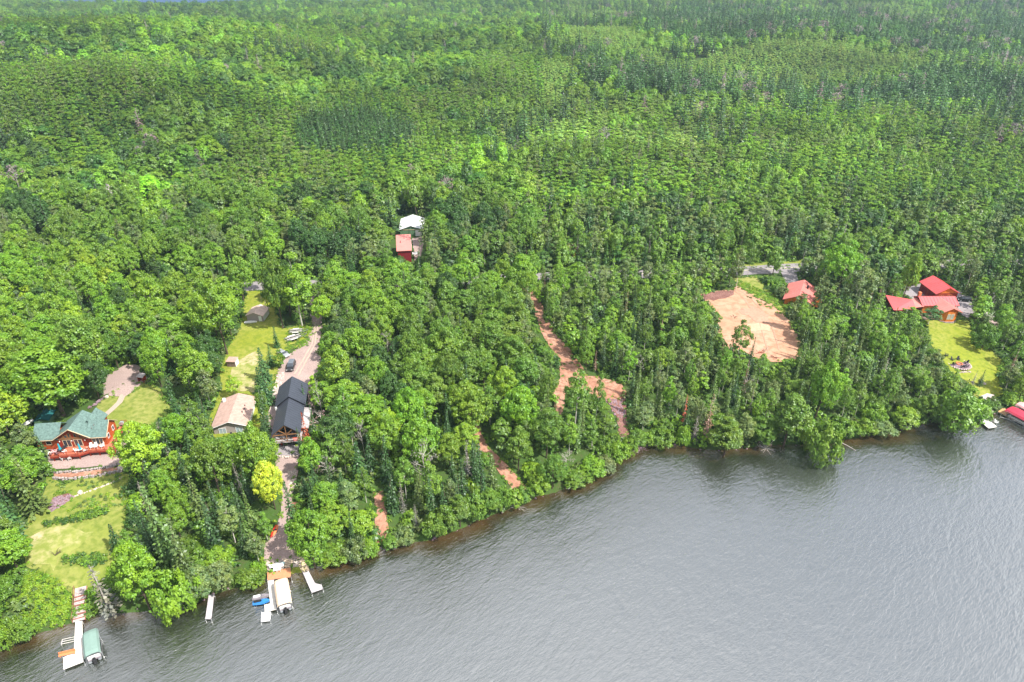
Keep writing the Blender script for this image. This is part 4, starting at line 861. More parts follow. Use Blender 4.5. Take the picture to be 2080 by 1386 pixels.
def window_y(parent, x0, x1, y, z0, z1, n=2, frame='white_trim', glass='glass', name='window', d=.09):
    """window facing -y; frame stands proud of the wall"""
    f = MB(); w_ = .10
    f.box(x0, x1, y - d, y - .003, z1 - w_, z1); f.box(x0, x1, y - d, y - .003, z0, z0 + w_)
    for i in range(n + 1):
        c = x0 + (x1 - x0 - w_) * i / n; f.box(c, c + w_, y - d + .004, y - .004, z0 + w_, z1 - w_)
    o = f.build(name, frame, parent); MB().box(x0 + .02, x1 - .02, y - d * .5, y - .005, z0 + .03, z1 - .03).build('pane', glass, o); return o
def window_x(parent, x, y0, y1, z0, z1, n=1, frame='white_trim', glass='glass', name='window', d=.09):
    f = MB(); w_ = .10
    f.box(x + .003, x + d, y0, y1, z1 - w_, z1); f.box(x + .003, x + d, y0, y1, z0, z0 + w_)
    for i in range(n + 1):
        c = y0 + (y1 - y0 - w_) * i / n; f.box(x + .004, x + d - .004, c, c + w_, z0 + w_, z1 - w_)
    o = f.build(name, frame, parent); MB().box(x + .005, x + d * .5, y0 + .02, y1 - .02, z0 + .03, z1 - .03).build('pane', glass, o); return o
def railing(mb, path, h=1.0, post=1.8, bal=.22, t=.05):
    for (x0, y0, z0), (x1, y1, z1) in zip(path[:-1], path[1:]):
        ln = math.hypot(x1 - x0, y1 - y0)
        mb.tube([(x0, y0, z0 + h), (x1, y1, z1 + h)], t, 4); mb.tube([(x0, y0, z0 + .12), (x1, y1, z1 + .12)], t * .7, 4)
        for i in range(int(ln / post) + 1):
            f = min(1, i * post / ln); p = (x0 + (x1 - x0) * f, y0 + (y1 - y0) * f, z0 + (z1 - z0) * f); mb.tube([p, (p[0], p[1], p[2] + h + .05)], .06, 4)
        for i in range(int(ln / bal)):
            f = (i + .5) * bal / ln; p = (x0 + (x1 - x0) * f, y0 + (y1 - y0) * f, z0 + (z1 - z0) * f); mb.tube([(p[0], p[1], p[2] + .1), (p[0], p[1], p[2] + h)], .022, 3)
# --- the green roofed log house. Local frame: x right, y away, z = real height above the lake
T = thing('log_house', 'red log house with green shingle roofs, big glazed gable and long wraparound deck', 'house', (-100, 120, 0), RD(6))
ov = MB()
w1 = MB(); w1.box(-8.2, -3.55, 3.9, 9.2, 5.2, 10.85); w1.box(3.75, 7.0, 3.7, 9.3, 5.2, 10.85)
w1.prism_x([(3.7, 10.85), (9.3, 10.85), (6.5, 13.1)], 6.7, 7.0); w1.prism_x([(3.9, 10.85), (9.2, 10.85), (6.5, 13.1)], -8.2, -7.9); w1.build('wall', 'cedar', T)
MB().prism_y([(-3.5, 5.2), (3.7, 5.2), (3.7, 11.1), (.1, 13.35), (-3.5, 11.1)], 3.55, 10.3).build('gable_wall', 'dark_cedar', T)
r1 = MB(); gable(r1, -8.7, -3.0, 3.35, 9.75, 10.75, 13.3); gable(r1, 3.0, 7.45, 3.3, 9.7, 10.75, 13.3); r1.build('roof', 'green_roof', T)
r2 = MB(); gable(r2, -4.0, 4.2, 2.95, 10.6, 10.95, 13.62, axis='y'); r2.build('gable_roof', 'green_roof', T)
r3 = MB(); gable(r3, .2, 4.4, 7.0, 12.2, 10.9, 13.0, axis='y'); r3.build('porch_roof', 'green_roof', T)
MB().prism_y([(.5, 7.0), (4.1, 7.0), (4.1, 10.9), (2.3, 12.7), (.5, 10.9)], 9.0, 11.9).build('porch_wall', 'dark_cedar', T)
fa = MB()
for sx in (-1, 1):
    fa.tube([(.1 + sx * 4.12, 2.90, 10.9), (.1, 2.90, 13.6)], .09, 4)
fa.tube([(3.9, 3.22, 10.66), (7.45, 3.22, 10.66)], .07, 4); fa.tube([(-8.7, 3.27, 10.66), (-4.2, 3.27, 10.66)], .07, 4); fa.tube([(7.5, 3.3, 10.66), (7.5, 6.5, 13.2), (7.5, 9.7, 10.66)], .07, 4); fa.build('fascia', 'cream_trim', T)
vents = MB(); vents.cyl((4.1, 4.9), .09, 11.8, 12.6, 8); vents.cyl((4.4, 5.5), .12, 12.2, 12.9, 8); vents.build('roof_vent', 'metal', T)
bm_ = MB(); bm_.box(-3.45, 3.65, 3.40, 3.545, 10.55, 10.85)
for x in (-1.9, -.25, 1.25): bm_.box(x, x + .16, 3.42, 3.546, 10.85, 12.55 if abs(x) > 1 else 13.0)
bm_.build('gable_beam', 'beam', T)
for x0, x1, zt in ((-1.65, -.98, 11.7), (-.85, -.3, 12.2), (.45, 1.05, 12.1), (1.5, 2.05, 11.6), (-2.4, -1.95, 11.25), (2.3, 2.75, 11.2)): window_y(T, x0, x1, 3.55, 10.9, zt, 1, 'beam', name='gable_window')
for x0, x1 in ((-2.35, -.55), (.05, 1.85)): window_y(T, x0, x1, 3.55, 8.42, 10.4, 2, 'cream_trim', name='patio_door')
window_y(T, 3.95, 6.3, 3.70, 8.42, 10.35, 3, 'cream_trim', name='patio_door'); window_y(T, -6.2, -5.0, 3.90, 9.0, 10.2, 1, 'cream_trim')
window_x(T, 7.0, 4.6, 5.5, 9.2, 10.4); window_x(T, 7.0, 7.3, 8.2, 9.4, 10.6)
lm = MB()
for x, y in ((-2.9, 3.5), (-.25, 3.5), (2.6, 3.5)): lm.cyl((x, y - .1), .1, 10.0, 10.25, 8)
lm.build('wall_lamp', 'white', T)
deck_poly = [(-4.1, .25), (1.9, .35), (3.7, 1.35), (7.9, 1.45), (8.5, 1.9), (8.5, 11.6), (7.03, 11.6), (7.03, 3.66), (3.72, 3.66), (3.72, 3.5), (-4.1, 3.5)]
dk = MB(); dk.prism(deck_poly, 8.08, 8.3); dko = dk.build('deck', 'deck_wood', T)
rm = MB(); railing(rm, [(-4.05, 3.4, 8.3), (-4.05, .3, 8.3), (1.85, .4, 8.3), (3.65, 1.4, 8.3), (7.85, 1.5, 8.3)]); railing(rm, [(8.42, 3.6, 8.3), (8.42, 11.5, 8.3), (7.1, 11.5, 8.3)]); rm.build('railing', 'dark_cedar', dko)
rim = MB(); rim.prism([(-4.14, .18), (1.92, .28), (3.72, 1.28), (7.92, 1.38), (7.9, 1.44), (3.7, 1.34), (1.9, .34), (-4.1, .24)], 7.85, 8.28); rim.build('rim_board', 'dark_cedar', dko)
for x, y in ((-3.6, .5), (-1.7, .5), (.1, .55), (1.9, .6), (3.8, 1.5), (5.8, 1.6), (7.7, 1.6)): MB().box(x - .09, x + .09, y - .09, y + .09, 5.3, 8.07).build('post', 'dark_cedar', dko)
st = MB()
for i in range(12):
    z = 8.1 - i * .2; y = 2.9 - i * .27; st.box(7.95, 9.05, y - .28, y, z - .06, z)
for x in (7.93, 9.07): st.tube([(x, 3.0, 7.95), (x, -.35, 5.6)], .1, 4)
railing(st, [(9.1, 3.0, 8.2), (9.1, -.3, 5.8)], .9, 1.2, 9); st.build('stair', 'dark_cedar', dko)
MB().box(-7.6, 6.9, 3.4, 3.54, 5.3, 8.0).build('basement_wall', 'grey_cloth', T)
for x0, x1 in ((-1.5, .3), (2.0, 3.4)): window_y(T, x0, x1, 3.40, 5.5, 7.5, 2, 'cream_trim', name='basement_door')
def world(T_, x, y, z): return T_.matrix_world @ Vector((x, y, z))
def at(ox, oy, yaw, x, y):
    c, s = math.cos(yaw), math.sin(yaw); return ox + x * c - y * s, oy + x * s + y * c
def LH(x, y): return at(-100, 120, RD(6), x, y)
# deck and patio furniture
def umbrella(x, y, z, lab):
    t = thing('umbrella', lab, 'umbrella', (x, y, z), 0, 'closed umbrellas on the deck')
    MB().cyl((0, 0), .03, 0, 2.35, 6).build('pole', 'white', t)
    MB().loft([[(r * math.cos(k * .7854 + q), r * math.sin(k * .7854 + q), h) for k in range(8)] for r, h, q in ((.30, .75, 0), (.26, 1.0, .1), (.2, 1.5, .2), (.15, 2.1, .3), (.03, 2.4, .3))]).build('canopy', 'teal', t)
    MB().cyl((0, 0), .28, 0, .08, 12).build('base', 'charcoal', t)
x, y = LH(-2.5, 2.0); umbrella(x, y, 8.3, 'closed teal umbrella over the round dark table at the left end of the deck')
x, y = LH(2.05, 1.5); umbrella(x, y, 8.3, 'closed teal umbrella at the middle of the deck by the pale table')
def table(x, y, z, r, m, lab, h=.72, yaw=0, rect=None):
    t = thing('table', lab, 'table', (x, y, z), yaw)
    (MB().cyl((0, 0), r, h - .05, h, 14) if not rect else MB().box(-rect[0], rect[0], -rect[1], rect[1], h - .06, h)).build('tabletop', m, t)
    a, b = (rect[0] * .8, rect[1] * .8) if rect else (r * .55, r * .55)
    for sx in (-1, 1):
        for sy in (-1, 1): MB().tube([(sx * a, sy * b, h - .05), (sx * a * 1.15, sy * b * 1.15, 0)], .03, 4).build('leg', m, t)
def chair(x, y, z, yaw, m, lab, grp=None, s=1.0):
    b = MB(); b.hexa([(-.28, -.3, .36), (.28, -.3, .36), (.26, .28, .28), (-.26, .28, .28)], [(-.28, -.3, .41), (.28, -.3, .41), (.26, .28, .33), (-.26, .28, .33)])
    t = thing('chair', lab, 'chair', (x, y, z), yaw, grp); t.scale = (s, s, s); b.build('seat', m, t)
    MB().hexa([(-.27, .24, .3), (.27, .24, .3), (.27, .30, .3), (-.27, .30, .3)], [(-.22, .52, 1.02), (.22, .52, 1.02), (.22, .58, 1.02), (-.22, .58, 1.02)]).build('backrest', m, t)
    a = MB()
    for sx in (-1, 1): a.box(sx * .33 - .06, sx * .33 + .06, -.34, .42, .55, .59)
    a.build('armrest', m, t)
    for sx in (-1, 1):
        MB().box(sx * .31 - .03, sx * .31 + .03, -.32, -.24, 0, .55).build('leg', m, t); MB().box(sx * .31 - .03, sx * .31 + .03, .3, .38, 0, .55).build('leg', m, t)
x, y = LH(-2.5, 2.0); table(x, y, 8.3, .62, 'charcoal', 'round dark table on the left end of the log house deck')
for a, lab in ((200, 'pale pink deck chair nearest the left railing'), (260, 'grey deck chair on the near side of the round dark table'), (340, 'blue grey deck chair right of the round dark table'), (80, 'dark deck chair between the round dark table and the house wall')):
    chair(x + 1.1 * math.cos(RD(a)), y + 1.1 * math.sin(RD(a)), 8.3, RD(a - 90), 'pink_canvas' if a == 200 else ('white' if a == 340 else 'charcoal' if a == 80 else 'grey_cloth'), lab, 'deck chairs of the log house')
x, y = LH(2.0, 1.5); table(x, y, 8.3, .5, 'white', 'small pale round table below the middle teal umbrella')
for dx, a, lab in ((1.0, 300, 'white deck chair right of the small pale table'), (-.9, 120, 'white deck chair left of the small pale table')): chair(x + dx, y + .1, 8.3, RD(a), 'white', lab, 'deck chairs of the log house')
for lx, a, lab in ((4.0, 30, 'white lounge chair left of the right patio doors'), (4.9, 10, 'pink white lounge chair in front of the right patio doors'), (6.2, -40, 'white lounge chair at the right corner of the deck')):
    x, y = LH(lx, 2.6); chair(x, y, 8.3, RD(6 + a), 'white', lab, 'deck chairs of the log house', 1.15)
x, y = LH(7.8, 10.6); t = thing('grill', 'covered grey grill on the far end of the side deck', 'grill', (x, y, 8.3), RD(6)); MB().box(-.6, .6, -.3, .3, .5, 1.0).box(-.35, .35, -.28, .28, 1.0, 1.25).build('hood', 'silver', t); MB().box(-.5, .5, -.26, .26, .05, .48).build('cabinet', 'charcoal', t)
x, y = LH(-1.0, 1.6); gz = float(Z(x, y)) + .2; table(x, y, gz, .75, 'white', 'round white table on the gravel patio under the deck')
for k in range(5):
    a = k * 72 + 20; chair(x + 1.25 * math.cos(RD(a)), y + 1.25 * math.sin(RD(a)), gz, RD(a - 90), 'white', 'white patio chair ' + ('at the far side', 'at the left side', 'at the near left', 'at the near right', 'at the right side')[(k + 1) % 5] + ' of the round table under the deck', 'white patio chairs under the deck')
x, y = LH(-5.0, 2.4); table(x, y, float(Z(x, y)) + .15, .6, 'white', 'white patio table left of the log house deck posts', rect=(.8, .5))
x, y = LH(4.9, 2.6); t = thing('porch_swing', 'brown wooden bench swing under the right half of the deck', 'bench', (x, y, float(Z(x, y)) + .2), RD(6)); MB().box(-.9, .9, -.25, .25, .4, .46).build('seat', 'beam', t); MB().box(-.9, .9, .22, .28, .46, .95).build('backrest', 'beam', t)
fr_ = MB()
for sx in (-1.1, 1.1): fr_.tube([(sx, -.5, 0), (sx, 0, 1.7), (sx, .5, 0)], .05, 4)
fr_.tube([(-1.1, 0, 1.7), (1.1, 0, 1.7)], .05, 4); fr_.build('frame', 'beam', t)
# behind it: teal shed and white tank
x, y, z = G(80, 872); t = thing('tarp_shed', 'dark teal covered shelter behind the left end of the log house', 'shed', (x, y + 3, z), RD(10)); MB().box(-1.6, 1.6, -2, 2, 0, 1.7).build('wall', 'green_wall', t); rr = MB(); gable(rr, -1.8, 1.8, -2.2, 2.2, 1.7, 2.5, axis='y', t=.08); rr.build('roof', 'dark_teal', t)
x, y, z = G(56, 866); t = thing('propane_tank', 'white rounded propane tank at the left behind the log house', 'tank', (x, y, z), RD(60)); MB().tube([(-1.5, 0, .8), (-1.35, 0, .8), (1.35, 0, .8), (1.5, 0, .8)], .45, 12).build('tank', 'white', t, smooth=True); MB().box(-.9, -.7, -.35, .35, 0, .45).box(.7, .9, -.35, .35, 0, .45).build('support', 'concrete', t)
def rock_row(name, cl, m, r, h, lab, cat='stone wall', rows=2, kind=None, dens=1.0):
    b = MB(); W = [G(*p) for p in cl]
    for (ax, ay, az), (bx, by, bz) in zip(W[:-1], W[1:]):
        n = int(math.hypot(bx - ax, by - ay) / (r * 1.35) * dens)
        for i in range(n):
            t_ = (i + random.random() * .6) / n
            for q in range(rows):
                x, y = ax + (bx - ax) * t_ + random.uniform(-r, r) * .4, ay + (by - ay) * t_ + random.uniform(-r, r) * .4; rr_ = r * random.uniform(.6, 1.15); b.rock((x, y, float(Z(x, y)) + rr_ * .4 + q * h), rr_)
    o = b.build(name, m); tagit(o, lab, cat, kind=kind); return o
rock_row('stone_wall', [(100, 955), (112, 962), (160, 960), (210, 953), (245, 945)], 'rock', .32, .35, 'upper dry stone retaining wall below the lodge patio')
rock_row('stone_wall', [(108, 974), (150, 975), (200, 968), (252, 957)], 'rock', .32, .38, 'lower dry stone retaining wall below the red soil terrace')
rock_row('stone_edging', [(150, 1010), (165, 1004), (200, 992), (235, 978), (250, 970)], 'pale_rock', .25, 0, 'curved line of small stones above the lodge lawn', 'stone edging', 1)
def rock_field(name, pts, n, r, m, lab):
    W = [G(*p)[:2] for p in pts]; xs = [p[0] for p in W]; ys = [p[1] for p in W]; b = MB(); k = 0
    while k < n:
        x, y = random.uniform(min(xs), max(xs)), random.uniform(min(ys), max(ys))
        if inpoly(np.array([x]), np.array([y]), W)[0]: rr_ = r * random.uniform(.45, 1.2); b.rock((x, y, float(Z(x, y)) + rr_ * .3), rr_); k += 1
    o = b.build(name, m); return tagit(o, lab, 'rocks', kind='stuff')
rock_field('rock_rubble', [(97, 1036), (108, 1013), (140, 1004), (150, 1010), (128, 1027), (100, 1042)], 260, .26, 'purple_rock', 'purple brown rubble spread above the lodge lawn')
for u, v, r, lab in ((163, 1001, .55, 'grey boulder at the end of the rubble bed'), (246, 951, .8, 'large pinkish boulder at the right end of the stone walls'), (217, 762 + 46, .6, 'pale boulder at the left edge of the parking area')):
    x, y, z = G(u, v); tagit(MB().rock((x, y, z + r * .4), r).build('boulder', 'pale_rock'), lab, 'boulder')
rock_row('stone_edging', [(212, 808), (195, 822), (178, 832)], 'purple_rock', .4, .2, 'dark stone edging left of the upper lodge lawn', 'stone edging', 2)
x, y, z = G(290, 775); t = thing('utility_shed', 'small reddish open lean-to beside the lodge parking area', 'shed', (x, y, z), RD(-15)); MB().box(-.8, .8, .5, .6, 0, 1.8).box(-.8, -.7, -.6, .5, 0, 1.8).box(.7, .8, -.6, .5, 0, 1.8).build('wall', 'dark_cedar', t); MB().slab([(-1, -.8, 1.75), (1, -.8, 1.75), (1, .8, 2.1), (-1, .8, 2.1)], .08).build('roof', 'concrete', t)
# --- tan roofed house
T = thing('tan_house', 'low taupe house with a pinkish tan shingle roof and two white framed patio windows', 'house', (-67, 128.5, 0), RD(8))
MB().prism_y([(-3.9, 5.0), (3.8, 5.0), (3.8, 9.0), (-.1, 10.28), (-3.9, 9.0)], 2.0, 13.2).build('wall', 'tan_wall', T)
r = MB(); gable(r, -4.35, 4.2, 1.5, 13.7, 8.95, 10.5, axis='y'); ro = r.build('roof', 'tan_roof', T)
v_ = MB(); v_.cyl((2.2, 6.2), .12, 9.6, 10.1, 8); v_.cyl((2.4, 7.6), .1, 9.5, 10.0, 8); v_.cyl((2.3, 9.0), .1, 9.5, 10.0, 8); v_.build('roof_vent', 'charcoal', ro); MB().box(-3.6, -3.0, 11.8, 12.4, 8.9, 10.2).build('chimney', 'white', ro)
q = MB(); q.tube([(-4.3, 1.46, 8.86), (-.07, 1.46, 10.42), (4.15, 1.46, 8.86)], .07, 4); q.tube([(4.22, 1.5, 8.86), (4.22, 13.7, 8.86)], .06, 4); q.build('fascia', 'white_trim', T)
window_y(T, -2.75, -1.05, 2.0, 6.7, 8.5, 2, glass='curtained_glass', name='patio_window'); window_y(T, 1.1, 2.8, 2.0, 6.7, 8.5, 2, glass='curtained_glass', name='patio_window')
MB().box(3.8, 3.86, 2.05, 13.1, 6.2, 8.7).build('side_wall', 'white', T)
d = MB().box(-.8, 3.8, -.6, 1.98, 6.05, 6.25); do = d.build('deck', 'step_stone', T); rl = MB(); railing(rl, [(-.75, -.5, 6.25), (3.75, -.5, 6.25)], .9, 1.2, 9); rl.build('railing', 'beam', do)
x, y = at(-67, 128.5, RD(8), -.1, 1.2); chair(x, y, 6.25, 0, 'charcoal', 'dark chair between the two patio windows of the tan house')
# --- black roofed house
T = thing('black_house', 'dark two part house with black metal roofs and a timber framed lakeside gable porch', 'house', (-52, 125, 0), RD(10))
MB().box(-3.0, 2.7, 4.2, 11.6, 5.3, 10.3).prism_y([(-3.0, 10.3), (2.7, 10.3), (-.15, 12.75)], 4.2, 11.6).box(-3.3, 2.9, 11.6, 19.8, 6.0, 10.9).prism_y([(-3.3, 10.9), (2.9, 10.9), (-.2, 13.35)], 11.6, 19.8).build('wall', 'charcoal', T)
r = MB(); gable(r, -3.45, 3.1, .5, 11.9, 10.35, 13.05, axis='y', t=.14, ribs=.9); r.build('roof', 'black_roof', T)
r = MB(); gable(r, -3.85, 3.45, 11.3, 20.3, 10.85, 13.68, axis='y', t=.2, ribs=.9); r.build('garage_roof', 'black_roof', T)
MB().slab([(3.05, 3.2, 9.9), (4.6, 3.2, 9.5), (4.6, 11.4, 9.5), (3.05, 11.4, 9.9)], .12).build('side_roof', 'concrete', T); MB().box(4.35, 4.5, 3.4, 3.55, 5.5, 9.38).box(4.35, 4.5, 11.1, 11.25, 5.5, 9.38).build('side_post', 'charcoal', T)
b = MB(); cx_ = -.15
for p0, p1 in (((-3.2, 10.2), (cx_, 12.7)), ((cx_, 12.7), (2.9, 10.2)), ((-3.2, 10.05), (2.9, 10.05)), ((cx_, 10.05), (cx_, 12.6)), ((cx_, 10.1), (-1.7, 11.35)), ((cx_, 10.1), (1.4, 11.35))): b.tube([(p0[0], .75, p0[1]), (p1[0], .75, p1[1])], .12, 4)
for x in (-3.1, cx_, 2.8): b.tube([(x, .75, 8.2), (x, .75, 10.05)], .13, 4)
b.build('truss', 'beam', T)
dk = MB().box(-3.3, 3.0, .4, 4.17, 8.0, 8.2).build('deck', 'concrete', T)
for x in (-3.1, -1.1, .9, 2.8): MB().box(x - .09, x + .09, .5, .68, 5.2, 7.98).build('post', 'charcoal', dk)
rl = MB(); railing(rl, [(-3.25, .46, 8.2), (2.95, .46, 8.2)], .95, 2.0, 9, .06); rl.build('railing', 'beam', dk)
window_y(T, -2.4, -.5, 4.2, 8.3, 10.1, 2, 'charcoal', name='patio_door'); window_y(T, .2, 2.2, 4.2, 8.3, 10.1, 2, 'charcoal', name='patio_door'); window_y(T, -2.4, 2.2, 4.2, 5.6, 7.7, 4, 'charcoal', 'curtained_glass', name='patio_door')
MB().box(-3.75, -3.32, 11.0, 11.25, 10.0, 10.9).build('wall_unit', 'white', T)
x, y = at(-52, 125, RD(10), 1.9, .35)
fl = MB(); fl.hexa([(1.3, .22, 8.45), (2.7, .22, 8.45), (2.7, .30, 8.45), (1.3, .30, 8.45)], [(1.3, .22, 9.15), (2.7, .22, 9.15), (2.7, .30, 9.15), (1.3, .30, 9.15)])
t = thing('draped_banner', 'red and white striped cloth hung over the right of the black house railing', 'banner', (x, y, 8.35), RD(10)); MB().box(-.7, .7, -.03, .03, 0, .85).build('cloth', 'red', t)
s_ = MB()
for z_ in (.14, .38, .62): s_.box(-.7, .7, -.036, -.031, z_, z_ + .1)
s_.build('stripe', 'white', t)
for lx, ly, m, lab in ((-1.3, 2.0, 'grey_cloth', 'grey chair on the left of the black house upper porch'), (.9, 2.0, 'grey_cloth', 'grey chair on the right of the black house upper porch'), (-1.6, 1.8, 'red', 'red chair on the ground patio of the black house'), (1.9, 1.6, 'teal', 'teal chair on the ground patio of the black house')):
    x, y = at(-52, 125, RD(10), lx, ly); chair(x, y, 8.2 if 'upper' in lab else float(Z(x, y)) + .25, RD(10), m, lab)
rock_row('stone_wall', [(563, 930), (585, 931), (606, 928)], 'pale_rock', .3, .35, 'low field stone wall at the foot of the black house patio', rows=2)
rock_field('rock_rubble', [(565, 760), (578, 755), (572, 790), (560, 830), (548, 835), (556, 790)], 230, .28, 'pale_rock', 'pale rock strip along the left side of the black house')
rock_field('rock_rubble', [(585, 958), (602, 955), (600, 990), (590, 1010), (586, 990)], 160, .27, 'pale_rock', 'pale rocks beside the gravel path under the yellow tree')
# --- sheds
T = thing('garden_shed', 'small grey gable shed with brown shingle roof and a white door', 'shed', (*G(519, 653)[:2], G(519, 653)[2] - .1), RD(-3))
MB().prism_y([(-2.5, 0), (2.5, 0), (2.5, 2.1), (0, 3.0), (-2.5, 2.1)], 0, 5.2).build('wall', 'tan_wall', T); r = MB(); gable(r, -2.8, 2.8, -.3, 5.6, 2.08, 3.2, axis='y', t=.1); r.build('roof', 'shed_roof', T)
MB().box(1.2, 2.1, -.05, -.003, .05, 1.95).build('door', 'white', T); MB().box(2.503, 2.54, .3, 5.0, .1, 2.0).build('side_wall', 'white', T)
x, y, z = G(510, 656)
def boat_hull(t, L_, W_, H_, m, flip=False):
    rg = []
    for f, w, lift in ((-.5, .75, 0), (-.3, 1, 0), (0, 1, 0), (.25, .8, .03), (.42, .4, .1), (.5, .05, .25)):
        hw = W_ / 2 * w; rg.append([(f * L_, -hw, H_), (f * L_, -hw * .8, H_ * .35), (f * L_, 0, H_ * lift), (f * L_, hw * .8, H_ * .35), (f * L_, hw, H_), (f * L_, hw * .7, H_ * (.97 if flip else .45)), (f * L_, -hw * .7, H_ * (.97 if flip else .45))])
    return MB().loft(rg).build('hull', m, t)
t = thing('rowboat', 'white upturned boat lying against the small grey shed', 'boat', (x, y - .2, z), RD(12)); boat_hull(t, 3.6, 1.3, .55, 'white', True)
T = thing('storage_box', 'small brown wooden storage box with a flat pinkish lid on the lawn edge', 'storage shed', G(474, 742), RD(-4)); b = MB()
for i in range(8): b.box(-1.2 + i * .3, -1.2 + i * .3 + .28, -1.0, 1.0, 0, 1.75 + (i % 2) * .01)
b.build('wall', 'old_wood', T); MB().slab([(-1.35, -1.2, 1.8), (1.35, -1.2, 1.8), (1.35, 1.2, 2.0), (-1.35, 1.2, 2.0)], .08).build('roof', 'tan_roof', T); MB().box(1.21, 1.25, -.95, .95, .05, 1.7).build('side_panel', 'white', T)
# --- barns behind the road
x, y, z = G(836, 480); T = thing('white_roofed_barn', 'green barn with a white metal roof and white door among trees behind the road', 'barn', (x, y, z), RD(4))
MB().prism_y([(-4.3, -.4), (4.3, -.4), (4.3, 2.9), (0, 4.2), (-4.3, 2.9)], 0, 12).build('wall', 'green_wall', T); r = MB(); gable(r, -4.8, 4.8, -.4, 12.5, 2.8, 4.45, axis='y', t=.12, ribs=1.0); r.build('roof', 'white_roof', T)
MB().box(1.6, 4.0, -.06, -.003, -.2, 2.4).build('door', 'white', T); MB().box(-4.6, 4.6, -.1, -.004, 2.6, 2.72).build('trim', 'cream_trim', T)
MB().tube([(0, -.6, -.3), (0, -.6, 8.6)], .07, 5).build('mast', 'metal', T)
a = MB(); a.tube([(-1.8, -.6, 8.1), (1.8, -.6, 8.5)], .06, 4)
for k in range(7): a.tube([(-1.6 + k * .5, -1.3 + k * .06, 8.15 + k * .05), (-1.6 + k * .5, .1 - k * .06, 8.15 + k * .05)], .05, 4)
a.build('aerial', 'metal', T)
x, y, z = G(823, 533); T = thing('red_walled_barn', 'narrow dark red building with a faded pink roof below the white roofed barn', 'barn', (x, y, z), RD(8))
MB().box(-2.3, 2.3, 0, 10, -.5, 4.6).build('wall', 'maroon', T); MB().slab([(-2.7, -.4, 4.65), (2.7, -.4, 4.65), (2.5, 10.6, 6.6), (-2.9, 10.6, 6.6)], .15).build('roof', 'pink_roof', T); MB().cyl((-1.2, 5), .12, 5.4, 6.4, 8).build('roof_vent', 'charcoal', T); MB().box(2.55, 2.68, 0, 10.4, 4.2, 4.6).build('trim', 'white', T); MB().box(2.75, 4.6, 1.5, 3.5, 2.2, 2.35).build('porch_slab', 'white', T)
for u, v, lab in ((1152, 500, 'glimpse of a pink cabin roof through trees above the dirt road'),):
    x, y, z = G(u, v + (22 if u < 1200 else 14)); t = thing('cabin', lab, 'cabin', (x, y, z), RD(20)); MB().box(-2.4, 2.4, -2, 2, 0, 3.4).build('wall', 'maroon', t); r = MB(); gable(r, -2.8, 2.8, -2.5, 2.5, 3.4, 5.2, t=.12); r.build('roof', 'pink_roof', t)
# --- red roofed buildings on the right
T = thing('roadside_house', 'house with a pink red metal roof half hidden by birches beside the road', 'house', (94.5, 200, 0), RD(-27)); zb = float(Z(94, 200)) - .3
MB().box(-4.4, 3.7, -6, 6, zb, 9.9).prism_y([(-4.4, 9.9), (3.7, 9.9), (-.3, 11.8)], -6, 6).build('wall', 'orange_log', T); r = MB(); gable(r, -5.0, 4.2, -6.8, 6.8, 9.75, 12.0, axis='y', t=.14, ribs=1.0); r.build('roof', 'pink_roof', T); MB().box(.9, 1.5, 1.5, 2.1, 10.5, 12.2).build('chimney', 'charcoal', T)
MB().slab([(4.25, -6, 9.3), (6.4, -6, 8.6), (6.4, 1, 8.6), (4.25, 1, 9.3)], .12).build('porch_roof', 'orange_log', T)
T = thing('red_roofed_garage', 'orange timber garage with a bright red metal roof behind the red roofed log house', 'garage', (141.5, 199.5, 0), RD(3)); zb = 6.4
MB().box(-3.6, 3.6, 0, 8.6, zb, 10.5).build('wall', 'dark_cedar', T); MB().prism_y([(-3.6, 10.5), (3.6, 10.5), (0, 12.2)], 0, 8.6).build('gable_wall', 'orange_log', T); r = MB(); gable(r, -4.1, 4.1, -.5, 9.2, 10.3, 12.45, axis='y', t=.14, ribs=1.0); r.build('roof', 'red_roof', T)
MB().box(-3.5, 3.5, -.05, -.003, 10.3, 10.55).build('trim', 'orange_log', T)
for x0 in (-2.6, .2): window_y(T, x0, x0 + 1.6, 0, 8.6, 9.7, 2, 'orange_log')
b = MB()
for y0 in (1.2, 4.8): b.box(-3.66, -3.604, y0, y0 + 2.6, 6.9, 9.3)
b.build('garage_door', 'maroon', T)
T = thing('red_roofed_log_house', 'orange log house with several joined pink red metal roofs above the sloping lawn', 'house', (130, 185, 0), 0); zb = 5.8
MB().box(-.2, 10.2, 6.6, 12.6, zb, 10.1).build('wall', 'orange_log', T)
r = MB(); gable(r, -.8, 10.9, 6.2, 13.0, 10.0, 11.6, t=.14, ribs=1.0); r.build('roof', 'red_roof', T)
MB().prism([(3.8, 2.6), (5.0, 1.9), (7.3, 1.9), (8.6, 2.8), (8.6, 9.0), (3.8, 9.0)], zb, 9.95).prism_y([(3.8, 9.95), (8.6, 9.95), (6.2, 11.0)], 2.4, 9.0).build('lakeside_wall', 'orange_log', T)
r = MB(); gable(r, 3.0, 9.4, 1.6, 9.6, 9.85, 11.35, axis='y', t=.14, ribs=1.0); r.build('gable_roof', 'pink_roof', T)
for x0, x1 in ((5.1, 6.1), (6.25, 7.2)): window_y(T, x0, x1, 1.9, 7.4, 9.3, 2, 'cream_trim', 'curtained_glass')
MB().prism([(3.6, 2.4), (4.9, 1.6), (7.4, 1.6), (8.8, 2.6), (8.8, 4), (3.6, 4)], zb - .6, 6.6).build('stone_base', 'rock', T)
